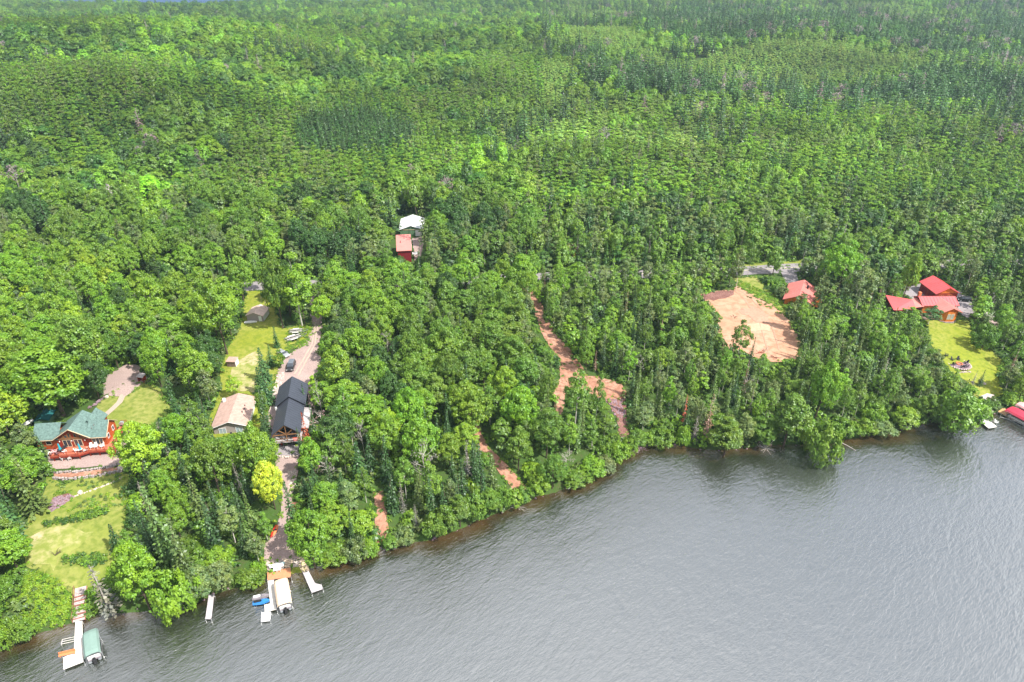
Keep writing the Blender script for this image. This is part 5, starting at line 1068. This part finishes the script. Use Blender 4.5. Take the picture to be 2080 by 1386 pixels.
MB().box(-9.6, -4.3, 5.2, 11.6, zb, 9.6).build('garage_wall', 'dark_cedar', T); r = MB(); r.slab([(-10.6, 4.4, 9.4), (-3.4, 4.4, 9.4), (-3.2, 8.2, 11.1), (-10.2, 11.6, 11.1)], .14); r.slab([(-10.2, 11.6, 11.1), (-3.2, 8.2, 11.1), (-2.8, 10.4, 9.9), (-9.6, 14.0, 9.9)], .14); r.build('wing_roof', 'red_roof', T)
MB().slab([(-3.4, 5.6, 9.6), (-.3, 6.0, 9.9), (-.3, 11.0, 10.6), (-3.2, 9.6, 10.3)], .12).build('breezeway_roof', 'pink_roof', T); MB().box(-.4, .4, 10.2, 11.0, 10.8, 12.6).build('chimney', 'fire_brick', T)
b = MB()
for y0, z0 in ((3.2, 0), (4.2, 0)): b.tube([(-3.6, y0, zb), (-3.6, y0, 9.5)], .1, 5)
b.tube([(10.6, 6.6, zb), (10.6, 6.6, 10)], .12, 6); b.build('log_post', 'orange_log', T)
rl = MB(); railing(rl, [(-3.2, 3.4, 7.0), (2.8, 3.0, 7.0)], 1.0, 1.5, .5, .06); rl.build('railing', 'cream_trim', T); MB().box(-3.3, 3.7, 3.0, 6.5, 6.7, 7.0).build('deck', 'old_wood', T)
# woodpile
x, y, z = G(2003, 645); b = MB()
for i in range(7):
    for j in range(3): b.tube([(x - .4 + random.uniform(-.1, .1), y - 1.4 + i * .45, z + .25 + j * .4), (x + 1.2 + random.uniform(-.1, .1), y - 1.4 + i * .45, z + .25 + j * .4)], .2, 7)
tagit(b.build('log_pile', 'dead_wood'), 'stacked pale logs at the right of the log house lawn', 'log pile')
# ------------------------------------------------------------------ docks, boats and lake things
def U(u, v, z=.5): return unproject(u, v, z)
def dock(label, outline, z, m, posts=None, group='docks along the shore', name='dock', plank=True):
    """deck outline from photograph points at height z; with stringers, posts and plank gaps"""
    W = [U(u, v, z) for u, v in outline]; ox, oy = W[0]; t = thing(name, label, 'dock', (ox, oy, 0), 0, group)
    P_ = [(x - ox, y - oy) for x, y in W]; MB().prism(P_, z - .12, z).build('deck', m, t)
    if plank:
        (ax, ay), (bx, by) = P_[0], P_[-1]; (cx2, cy2) = P_[1]; L_ = math.hypot(cx2 - ax, cy2 - ay); dx, dy = (cx2 - ax) / L_, (cy2 - ay) / L_; sx, sy = bx - ax, by - ay; b = MB()
        for i in range(1, int(L_ / 1.2)):
            x, y = ax + dx * i * 1.2, ay + dy * i * 1.2; b.hexa([(x, y, z + .002), (x + sx, y + sy, z + .002), (x + sx + dx * .05, y + sy + dy * .05, z + .002), (x + dx * .05, y + dy * .05, z + .002)], [(x, y, z + .008), (x + sx, y + sy, z + .008), (x + sx + dx * .05, y + sy + dy * .05, z + .008), (x + dx * .05, y + dy * .05, z + .008)])
        if b.v: b.build('plank_joint', 'concrete', t)
    pm = []
    for x, y in P_: MB().tube([(x, y, -1.6), (x, y, z + .25)], .05, 6).build('post', 'metal', t)
    MB().prism([(x * .985, y * .985) for x, y in P_], z - .24, z - .123).build('frame', 'metal', t)
    return t
dock('long pale wooden dock with a wide end platform beside the green canopy lift', [(153, 1263), (150, 1325), (128, 1336), (129, 1360), (170, 1344), (168, 1300), (167, 1262)], .55, 'dock_white')
# wooden stair from the lawn down to that dock
sx0, sy0, sz0 = G(165, 1195); ex, ey = U(160, 1262, .6); t = thing('wooden_stair', 'long wooden stair with thin rail running down the green bank to the lake', 'stair', (sx0, sy0, 0), 0)
b = MB(); b2 = MB(); dx, dy = ex - sx0, ey - sy0; L_ = math.hypot(dx, dy); ux_, uy_ = dx / L_, dy / L_; vx, vy = -uy_, ux_; n = 24
for i in range(n):
    f = (i + .5) / n; x, y = dx * f, dy * f; z = max(float(Z(sx0 + x, sy0 + y)) + .25, .6) + .1; hw, hl = .95, L_ / n * .40
    pts = [(x + vx * a * hw + ux_ * c * hl, y + vy * a * hw + uy_ * c * hl) for a, c in ((-1, -1), (1, -1), (1, 1), (-1, 1))]; (b if i % 3 or i < 4 else b2).prism(pts, z - .10, z)
b.build('tread', 'stair_wood', t); b2.build('tread', 'stair_brown', t)
for s in (-1, 1):
    q = [(dx * f + vx * s, dy * f + vy * s, max(float(Z(sx0 + dx * f, sy0 + dy * f)) + .2, .5)) for f in (0, .33, .66, 1)]; MB().tube(q, .08, 4).build('stringer', 'stair_brown', t)
q = [(dx * f - vx, dy * f - vy, max(float(Z(sx0 + dx * f, sy0 + dy * f)), .5) + 1.1) for f in (0, .25, .5, .75, 1)]; rl = MB().tube(q, .04, 4)
for p in q: rl.tube([p, (p[0], p[1], p[2] - 1.0)], .04, 4)
rl.build('handrail', 'stair_brown', t)
def pontoon(t, L_, W_, m='grey_cloth'):
    for s in (-1, 1): MB().tube([(s * W_ * .36, -L_ / 2, .25), (s * W_ * .36, L_ * .4, .25), (s * W_ * .36, L_ / 2, .4)], .28, 8, .2).build('pontoon', 'silver', t)
    MB().box(-W_ / 2, W_ / 2, -L_ / 2, L_ * .46, .5, .62).build('deck', m, t)
    MB().box(-W_ / 2 + .05, W_ / 2 - .05, -L_ / 2 + .3, -L_ / 2 + 1.0, .62, 1.1).box(-W_ / 2 + .05, -W_ / 2 + .6, -L_ * .1, L_ * .4, .62, 1.05).box(W_ / 2 - .6, W_ / 2 - .05, -L_ * .1, L_ * .4, .62, 1.05).build('seats', 'white', t)
    f = MB()
    for s in (-1, 1): f.tube([(s * W_ / 2, -L_ / 2, 1.25), (s * W_ / 2, L_ * .45, 1.25)], .03, 4)
    f.build('rail', 'metal', t); MB().box(-.22, .22, -L_ / 2 - .5, -L_ / 2 - .02, -.1, 1.15).build('outboard_motor', 'black', t)
def lift(label, corners, ztop, m, blabel, sag=.28, boat=True, trim=None):
    """boat lift: canopy corners in photograph points (far left, far right, near right, near left) at height ztop"""
    W = [Vector(U(u, v, ztop)) for u, v in corners]; c = sum(W, Vector((0, 0))) / 4; fwd = ((W[0] + W[1]) / 2 - (W[2] + W[3]) / 2); L_ = fwd.length; yaw = math.atan2(fwd.y, fwd.x) - math.pi / 2; W_ = ((W[1] - W[0]).length + (W[2] - W[3]).length) / 2
    t = thing('boat_lift', label, 'boat lift', (c.x, c.y, 0), yaw, 'covered boat lifts'); rg = []
    for i in range(9):
        f = i / 8 * 2 - 1; e = 1 - .03 * abs(f) ** 8; drop = .22 * abs(f) ** 7; row_ = []
        for k in range(9):
            a = k / 8 * 2 - 1; row_.append((a * W_ / 2 * e, f * L_ / 2, ztop - sag * (.5 * abs(a) + .5 * a ** 6) - drop - (0 if abs(a) < 1 else .28)))
        row_ += [(x, y, z - .05) for x, y, z in row_[::-1]]; rg.append(row_)
    MB().loft(rg).build('canopy', m, t, smooth=False)
    fr = MB()
    for x in (-1, 1):
        for y in (-1, 1): MB().tube([(x * W_ * .44, y * L_ * .34, -1.8), (x * W_ * .44, y * L_ * .34, ztop - .45)], .06, 5).build('post', 'metal', t)
        fr.tube([(x * W_ * .44, -L_ * .34, .1), (x * W_ * .44, L_ * .34, .1)], .06, 4); fr.tube([(x * W_ * .47, -L_ * .46, ztop - .5), (x * W_ * .47, L_ * .46, ztop - .5)], .04, 4)
    for y in (-.34, .34): fr.tube([(-W_ * .44, y * L_, .1), (W_ * .44, y * L_, .1)], .06, 4)
    fr.build('frame', 'metal', t)
    if boat:
        bt = thing('pontoon_boat', blabel, 'boat', (c.x, c.y, .15), yaw + (math.pi if False else 0), 'boats under the canopies'); pontoon(bt, L_ * .98, W_ * .78)
    return t
lift('boat lift with a grey green canvas canopy right of the long pale dock', [(166, 1281), (196, 1276), (204, 1320), (167, 1333)], 2.6, 'green_canvas', 'pontoon boat hanging under the grey green canopy')
lift('boat lift with a beige canvas canopy in front of the orange platform', [(554, 1177), (584, 1172), (592, 1220), (562, 1229)], 2.6, 'beige_canvas', 'dark pontoon boat under the beige canopy', .2)
lift('boat lift with a dark red canopy at the right picture edge', [(2044, 831), (2059, 822), (2140, 862), (2124, 874)], 2.6, 'red_canvas', 'boat with white rails under the dark red canopy')
lift('boat lift with a faded pink canopy behind the dark red one', [(2064, 819), (2078, 813), (2152, 850), (2140, 858)], 2.8, 'pink_canvas', 'boat under the faded pink canopy')
x, y = U(142, 1300, .5); t = thing('lift_frame', 'empty low metal frame in the water left of the long pale dock', 'lift frame', (x, y, 0), RD(20)); b = MB()
for yy in (-.5, 0, .5): b.tube([(-1.3, yy, .55), (1.3, yy, .35)], .05, 4)
for xx in (-1.3, 1.3): b.tube([(xx, -.55, .45), (xx, .55, .45)], .05, 4); b.tube([(xx, -.5, .45), (xx, -.5, -1)], .04, 4)
b.build('frame', 'dock_white', t)
x, y = U(137, 1330, .7); t = thing('bench', 'orange bench along the left edge of the wide dock platform', 'bench', (x, y, .55), RD(18)); MB().box(-1.3, 1.3, -.25, .25, .38, .45).build('seat', 'orange', t); MB().box(-1.3, 1.3, .22, .3, .46, .9).build('backrest', 'orange', t)
for s in (-1.1, 1.1): MB().box(s - .05, s + .05, -.2, .2, 0, .37).build('leg', 'orange', t)
dock('small narrow grey dock standing alone left of the beige canopy lift', [(424, 1208), (417, 1257), (429, 1258), (435, 1208)], .5, 'dock_grey')
MBp = dock('orange brown deck platform on the shore above the beige canopy lift', [(543, 1163), (543, 1178), (591, 1172), (590, 1153)], 1.0, 'plank_orange', name='shore_platform')
dock('white dock running out along the left side of the beige canopy lift', [(543, 1176), (549, 1226), (537, 1229), (538, 1243), (562, 1238), (560, 1222), (556, 1174)], .6, 'dock_white')
dock('square white swimming raft at the end of the white dock', [(531, 1244), (530, 1263), (549, 1261), (550, 1243)], .4, 'white', name='swim_raft', plank=False)
dock('pale dock with an angled foot below the stone steps', [(615, 1163), (633, 1204), (656, 1196), (653, 1188), (640, 1185), (627, 1160)], .5, 'dock_grey')
def jetski(u, v, m, lab, yaw):
    x, y = U(u, v, .5); t = thing('jet_ski', lab, 'jet ski', (x, y, .15), yaw, 'jet skis left of the white dock'); rg = []
    for f, w_, zt in ((-.5, .8, .55), (-.2, 1, .6), (.15, 1, .7), (.38, .6, .72), (.5, .1, .6)): rg.append([(f * 3.1, -w_ * .55, .3), (f * 3.1, -w_ * .3, 0 + .25 * (f > .3)), (f * 3.1, w_ * .3, 0 + .25 * (f > .3)), (f * 3.1, w_ * .55, .3), (f * 3.1, w_ * .4, zt), (f * 3.1, -w_ * .4, zt)])
    MB().loft(rg).build('hull', m, t); MB().hexa([(-1.3, -.2, .6), (0, -.2, .7), (0, .2, .7), (-1.3, .2, .6)], [(-1.3, -.15, .92), (-.1, -.15, .98), (-.1, .15, .98), (-1.3, .15, .92)]).build('seat', 'black' if m == 'blue' else 'white', t)
    MB().hexa([(.1, -.25, .7), (.9, -.2, .7), (.9, .2, .7), (.1, .25, .7)], [(.15, -.12, 1.05), (.4, -.12, 1.0), (.4, .12, 1.0), (.15, .12, 1.05)]).build('console', m, t); MB().tube([(.15, -.4, 1.08), (.25, 0, 1.04), (.15, .4, 1.08)], .03, 5).build('handlebar', 'black', t)
    b = MB().tube([(-1.4, -.7, -.1), (1.2, -.7, -.1)], .05, 4).tube([(-1.4, .7, -.1), (1.2, .7, -.1)], .05, 4).tube([(-.9, -.8, -.1), (-.9, .8, -.1)], .05, 4).tube([(.9, -.8, -.1), (.9, .8, -.1)], .05, 4); t2 = b.build('cradle', 'metal', t)
jetski(531, 1223, 'blue', 'bright blue jet ski on a lift, the nearer of two beside the white dock', RD(12)); jetski(530, 1213, 'grey_cloth', 'grey and purple jet ski on a lift, the farther of two beside the white dock', RD(14))
# table with chairs on the platform
x, y = U(566, 1152, 1.2); table(x, y, 1.05, .7, 'white', 'pale long patio table at the top of the orange platform', rect=(1.1, .45), yaw=RD(10))
for k, (u, v, a) in enumerate(((553, 1153, 100), (560, 1159, 0), (567, 1158, 0), (573, 1148, -90), (564, 1147, 180))):
    xx, yy = U(u, v, 1.2); chair(xx, yy, max(1.05, float(Z(xx, yy)) + .1), RD(a), 'teal' if k in (3,) else 'white', ('white chair at the left end of the platform table', 'white chair on the near left side of the platform table', 'white chair on the near right side of the platform table', 'teal chair at the right end of the platform table', 'white chair on the far side of the platform table')[k], 'chairs round the platform table')
rock_field('shore_rocks', [(538, 1142), (612, 1136), (612, 1150), (590, 1153), (545, 1160)], 330, .24, 'pale_rock', 'pale shore rocks between the gravel path and the orange platform')
def steps(name, p0, p1, n, wd, m, lab, cat='steps', rise=.14):
    a, b_ = Vector(G(*p0)[:2]), Vector(G(*p1)[:2]); d = b_ - a; L_ = d.length; d.normalize(); nn = Vector((-d.y, d.x)); t = thing(name, lab, cat, (a.x, a.y, 0), 0); 
    for i in range(n):
        c = d * (L_ * (i + .5) / n); hl = L_ / n * .38; w_ = wd * random.uniform(.9, 1.1); z = float(Z(a.x + c.x, a.y + c.y)) + rise
        MB().prism([tuple(c - nn * w_ - d * hl), tuple(c - nn * w_ + d * hl), tuple(c + nn * w_ + d * hl), tuple(c + nn * w_ - d * hl)][::-1], z - .22, z + random.uniform(0, .03)).build('step', m, t)
steps('stone_steps', (610, 1132), (621, 1161), 8, .75, 'step_stone', 'pale flat stone steps leading down to the angled dock', rise=.2)
steps('stone_steps', (580, 1135), (572, 1152), 4, 1.7, 'step_stone', 'broad low stone steps above the platform table', rise=.2)
steps('timber_steps', (601, 1022), (596, 1088), 14, .8, 'stair_brown', 'red brown timber steps down the bank right of the gravel path', 'steps', rise=.3)
for i, (u, v, lab) in enumerate(((556.5, 1081, 'red kayak nearer the trees at the left edge of the gravel path'), (560.5, 1079, 'orange red kayak beside the other one on the gravel path'))):
    x, y, z = G(u, v); t = thing('kayak', lab, 'kayak', (x, y, z + .12), RD(88), 'kayaks on the gravel path'); rg = []
    for f, w_, h in ((-.5, .05, .2), (-.3, .75, .32), (0, 1, .34), (.3, .75, .34), (.5, .05, .28)): rg.append([(f * 3.6, w_ * .4 * math.cos(a), .18 + h * .5 * math.sin(a)) for a in [k * math.pi / 4 for k in range(8)]])
    MB().loft(rg).build('hull', 'red' if i == 0 else 'orange', t, smooth=True)
    MB().cyl((-.1, 0), .24, .33, .36, 12).build('cockpit', 'black', t)
dock('white dock with chairs standing free of the shore at the far right', [(1984, 850), (2008, 870), (2025, 867), (2014, 858), (1989, 846)], .6, 'dock_white')
x, y = U(2012, 852, .5); t = thing('boat_hoist', 'small low metal hoist in the water beside the free standing white dock', 'lift frame', (x, y, 0), RD(-30)); b = MB()
for yy in (-.6, 0, .6): b.tube([(-1.1, yy, .5), (1.1, yy, .5)], .05, 4)
for xx in (-1.1, 1.1): b.tube([(xx, -.7, .5), (xx, .7, .5)], .05, 4)
b.build('frame', 'dock_white', t); x, y = U(2023, 861, .5); chair(x, y, .6, RD(30), 'white', 'white chair at the end of the free standing white dock')
dock('orange wooden walkway dock along the dark red canopy', [(2027, 836), (2080, 863), (2125, 887), (2128, 882), (2083, 857), (2046, 837), (2042, 830), (2036, 830)], .7, 'yellow_wood')
x, y = U(2046, 850, .3); t = thing('boat_hoist', 'white tubular lift frame standing in the water below the orange walkway', 'lift frame', (x, y, 0), RD(-35)); b = MB()
for xx in (-1.6, 1.6): b.tube([(xx, -.5, -.8), (xx, -.5, 1.2)], .05, 4); b.tube([(xx, -.5, 1.0), (xx, .5, 0)], .05, 4)
b.tube([(-1.6, -.5, .4), (1.6, -.5, .4)], .05, 4); b.build('frame', 'white', t)
# shore deck above the white dock, fire circle, chairs
x, y, z = G(2003, 806); W = [G(u, v)[:2] for u, v in ((1983, 790), (2019, 805), (2003, 816), (1990, 808))]; b = MB(); b.hexa([(a, c, z - 1.2) for a, c in W][::-1], [(a, c, z + .25) for a, c in W][::-1]); tagit(b.build('shore_deck', 'stair_wood'), 'flat weathered plank deck at the foot of the sloping lawn', 'deck')
fx, fy, fzz = G(1948, 740)
t = thing('fire_circle', 'round gravel fire circle with a stone rim on the sloping lawn', 'fire circle', (fx, fy, fzz), 0); b = MB()
b.cyl((0, 0), 2.9, -.25, .12, 26).build('gravel_bed', 'purple_rock', t); b = MB()
for k in range(30): b.rock((2.95 * math.cos(k * .2094), 2.95 * math.sin(k * .2094), .05), .3)
b.build('stone_rim', 'pale_rock', t); b = MB()
for k in range(10): b.rock((.75 * math.cos(k * .628), .75 * math.sin(k * .628), .25), .25)
b.build('fire_ring', 'fire_brick', t)
for k, (a, lab) in enumerate(((70, 'far right'), (120, 'far side left'), (200, 'left'), (262, 'near side'), (300, 'near right'), (5, 'right'))): chair(fx + 2.0 * math.cos(RD(a)), fy + 2.0 * math.sin(RD(a)), fzz + .12, RD(a - 90), 'charcoal', 'dark slatted chair at the %s of the fire circle' % lab, 'chairs round the fire circle', 1.1)
x, y, z = G(1922, 724); chair(x, y, z, RD(60), 'charcoal', 'dark low chair on the lawn upper left of the fire circle', s=1.2)
rock_row('stone_edging', [(1945, 758), (1955, 757), (1972, 756)], 'pale_rock', .3, 0, 'short line of pale stones below the fire circle', 'stone edging', 1)
for u, v, r, lab in ((1999, 781, .5, 'pale boulder right of the small lawn conifer'), (1975, 797 - 20, .35, 'small boulder left of the small lawn conifer')):
    x, y, z = G(u, v); tagit(MB().rock((x, y, z + r * .4), r).build('boulder', 'pale_rock'), lab, 'boulder')
# ------------------------------------------------------------------ vehicles
def car(u, v, yaw, lab, paint, roofm, L_=4.8, W_=1.9, H_=1.72):
    x, y, z = G(u, v); t = thing('parked_car', lab, 'car', (x, y, z + .12), yaw); hw = W_ / 2
    def sec(f, w_, zb, zt, sh=.1): return [(f * L_, -w_, zb), (f * L_, w_, zb), (f * L_, w_, (zb + zt) * .5), (f * L_, w_ - sh * .4, zt - .08), (f * L_, w_ - sh, zt), (f * L_, -w_ + sh, zt), (f * L_, -w_ + sh * .4, zt - .08), (f * L_, -w_, (zb + zt) * .5)]
    MB().loft([sec(-.5, hw * .86, .45, .85), sec(-.47, hw * .96, .32, 1.0), sec(-.3, hw, .25, 1.08), sec(.15, hw, .25, 1.04), sec(.3, hw * .98, .25, .98), sec(.44, hw * .93, .3, .86), sec(.5, hw * .8, .42, .7)]).build('body', paint, t)
    def gs_(f, w_, z_): return [(f * L_, -w_, z_), (f * L_, w_, z_)]
    MB().hexa([(-.47 * L_, -hw * .9, 1.0), (.22 * L_, -hw * .92, 1.0), (.22 * L_, hw * .92, 1.0), (-.47 * L_, hw * .9, 1.0)], [(-.41 * L_, -hw * .72, H_ - .06), (.06 * L_, -hw * .74, H_ - .06), (.06 * L_, hw * .74, H_ - .06), (-.41 * L_, hw * .72, H_ - .06)]).build('windows', 'glass', t)
    MB().hexa([(-.42 * L_, -hw * .75, H_ - .08), (.065 * L_, -hw * .77, H_ - .08), (.065 * L_, hw * .77, H_ - .08), (-.42 * L_, hw * .75, H_ - .08)], [(-.40 * L_, -hw * .68, H_), (.04 * L_, -hw * .70, H_), (.04 * L_, hw * .70, H_), (-.40 * L_, hw * .68, H_)]).build('roof', roofm, t)
    for fx_ in (-.3, .31):
        for s in (-1, 1):
            wo_ = MB().tube([(fx_ * L_, s * (hw - .2), .34), (fx_ * L_, s * (hw + .01), .34)], .36, 14).build('wheel', 'tyre', t); MB().tube([(fx_ * L_, s * (hw - .1), .34), (fx_ * L_, s * (hw + .025), .34)], .22, 10).build('rim', 'silver', wo_)
    for s in (-1, 1):
        MB().box(.455 * L_, .492 * L_, s * hw * .68 - .2, s * hw * .68 + .2, .62, .76).build('headlight', 'white', t); MB().box(-.492 * L_, -.46 * L_, s * hw * .8 - .1, s * hw * .8 + .1, .75, .95).build('taillight', 'red', t)
        MB().box(.13 * L_, .17 * L_, s * (hw + .03) - .09, s * (hw + .03) + .09, 1.0, 1.14).build('mirror', paint, t)
    rr_ = MB()
    for s in (-1, 1): rr_.tube([(-.36 * L_, s * hw * .6, H_ + .05), (0, s * hw * .62, H_ + .05)], .025, 4)
    rr_.build('roof_rail', 'silver', t)
car(592, 748, RD(274), 'black sport utility car parked nose toward the black roofed house', 'car_black', 'car_roof')
car(576, 723, RD(-38), 'silver low car half under trees at the left edge of the driveway', 'silver', 'silver', 4.4, 1.7, 1.4)
x, y, z = G(1952, 618); car(1957, 612, RD(172), 'dark vehicle parked right of the red roofed garage', 'car_black', 'charcoal', 4.2, 1.8, 1.5)
def trailer(u, v, yaw, lab, L_=6.2):
    x, y, z = G(u, v); t = thing('boat_trailer', lab, 'trailer', (x, y, z + .1), yaw, 'boat trailers on the rough grass'); b = MB()
    for s in (-1, 1): b.tube([(-L_ / 2, s * 1.0, .6), (L_ * .25, s * 1.0, .6), (L_ / 2, 0, .55)], .08, 4)
    for f in (-.5, -.3, -.1, .1, .25): b.tube([(f * L_, -1.0, .6), (f * L_, 1.0, .6)], .06, 4)
    b.build('frame', 'metal', t); b = MB()
    for s in (-1, 1): b.box(-L_ * .45, L_ * .2, s * .55 - .1, s * .55 + .1, .66, .85)
    b.build('bunk', 'dock_grey', t)
    for s in (-1, 1):
        for f in (-.22, -.08): MB().tube([(f * L_, s * 1.1, .33), (f * L_, s * 1.3, .33)], .33, 12).build('wheel', 'tyre', t)
        MB().box(-.32 * L_, .02 * L_, s * 1.2 - .16, s * 1.2 + .16, .70, .76).build('fender', 'white', t)
    MB().tube([(L_ / 2, 0, 0), (L_ / 2, 0, 1.0)], .05, 5).build('jack', 'metal', t)
trailer(607, 676, RD(12), 'empty boat trailer farther up the rough grass beside the driveway', 5.4); trailer(602, 688, RD(38), 'longer empty boat trailer nearer the driveway edge on rough grass', 6.6)
# utility pole at the drive
x, y, z = G(620, 661); t = thing('utility_pole', 'bare brown pole standing at the driveway above the boat trailers', 'pole', (x, y, z), 0); MB().tube([(0, 0, -.5), (0, 0, 9)], .14, 7, .1).build('pole', 'bark', t); MB().box(-.9, .9, -.06, .06, 8.3, 8.45).build('crossarm', 'bark', t)
# ------------------------------------------------------------------ driftwood, logs, brush
def branchy(name, u, v, r, n, lab, m='dead_wood', zup=.7, px_z=None):
    x, y, z = G(u, v); z = max(z, .05); b = MB(); rnd = random.Random(int(u))
    for i in range(n):
        a = rnd.uniform(0, 6.28); L_ = r * rnd.uniform(.5, 1.2); e = (math.cos(a) * L_, math.sin(a) * L_, L_ * rnd.uniform(0, zup)); b.tube([(0, 0, .1), (e[0] * .5, e[1] * .5, e[2] * .6 + .1), e], .07, 4, .02)
        for k in range(3):
            f = rnd.uniform(.4, .9); c = a + rnd.uniform(-1, 1); b.tube([(e[0] * f, e[1] * f, e[2] * f + .1), (e[0] * f + math.cos(c) * .6, e[1] * f + math.sin(c) * .6, e[2] * f + rnd.uniform(.1, .6))], .03, 3, .012)
    o = b.build(name, m); o.location = (x, y, z); tagit(o, lab, 'dead branches')
branchy('driftwood', 1556, 912, 2.6, 14, 'tangled grey driftwood branches in the water on the middle right shore')
branchy('brush_pile', 1543, 718, 1.5, 9, 'dark brush and roots at the left foot of the dirt clearing', 'dark_cedar'); branchy('brush_pile', 1574, 727, 1.6, 9, 'reddish brush at the lower middle of the dirt clearing', 'stair_brown'); branchy('brush_pile', 1553, 714, .9, 4, 'thin dead stick standing at the edge of the dirt clearing', zup=2.5)
branchy('brush_pile', 1491, 645, 1.2, 7, 'small dark brush heap in the upper left of the dirt clearing', 'bark', .3); branchy('driftwood', 1052, 1030, 2.2, 10, 'pale bare branches hanging over the water at the end of the narrow trail'); branchy('driftwood', 1300, 912, 1.8, 8, 'purple brown roots at the foot of the dark soil bank', 'purple_rock')
branchy('bare_sapling', 113, 1130, 1.0, 5, 'bare little sapling on the dry lower lawn', 'bark', 2.5)
x0, y0 = U(1704, 897, .1); x1, y1 = U(1738, 915, .1); o = MB().tube([(0, 0, .1), ((x1 - x0) * .5, (y1 - y0) * .5, .14), (x1 - x0, y1 - y0, .05)], .16, 7, .08).build('floating_log', 'dead_wood'); o.location = (x0, y0, 0); tagit(o, 'pale half sunken log reaching out from the right shore', 'log')
rock_field('shore_rocks', [(1275, 900), (1305, 905), (1300, 920), (1275, 918)], 70, .3, 'purple_rock', 'dark shore rocks below the dark soil bank')
rock_field('rock_rubble', [(1226, 812), (1268, 810), (1272, 850), (1250, 850), (1240, 830)], 160, .28, 'purple_rock', 'broken dark rocks tipped over the dark soil bank')
# thin line of stones along the water's edge
b = MB(); pts_ = SH[4:-2]
for (ax, ay), (bx, by) in zip(pts_[:-1], pts_[1:]):
    n = int(math.hypot(bx - ax, by - ay) / 1.7)
    for i in range(n):
        f = (i + random.random()) / n; x, y = ax + (bx - ax) * f + random.uniform(-.9, .9), ay + (by - ay) * f + random.uniform(-1.1, .5); r_ = random.uniform(.1, .38); b.rock((x, y, max(float(Z(x, y)), -.35) + r_ * .2), r_, .5)
tagit(b.build('shoreline_stones', 'purple_rock'), 'scattered stones along the edge of the lake', 'stones', kind='stuff')
# ------------------------------------------------------------------ air: thin even haze round the whole scene
hz = bpy.data.materials.new('haze'); hz.use_nodes = True; n = hz.node_tree; n.nodes.clear(); o_ = n.nodes.new('ShaderNodeOutputMaterial'); pv_ = n.nodes.new('ShaderNodeVolumePrincipled')
pv_.inputs['Color'].default_value = (.60, .82, 1.0, 1); pv_.inputs['Density'].default_value = .00013; pv_.inputs['Anisotropy'].default_value = .2
n.links.new(pv_.outputs[0], o_.inputs['Volume'])
hb = MB().box(-6600, 6600, -2700, 12700, -6, 135).build('haze', hz); tagit(hb, kind='stuff', label='thin pale blue haze in the air over the forest and lake', cat='haze')
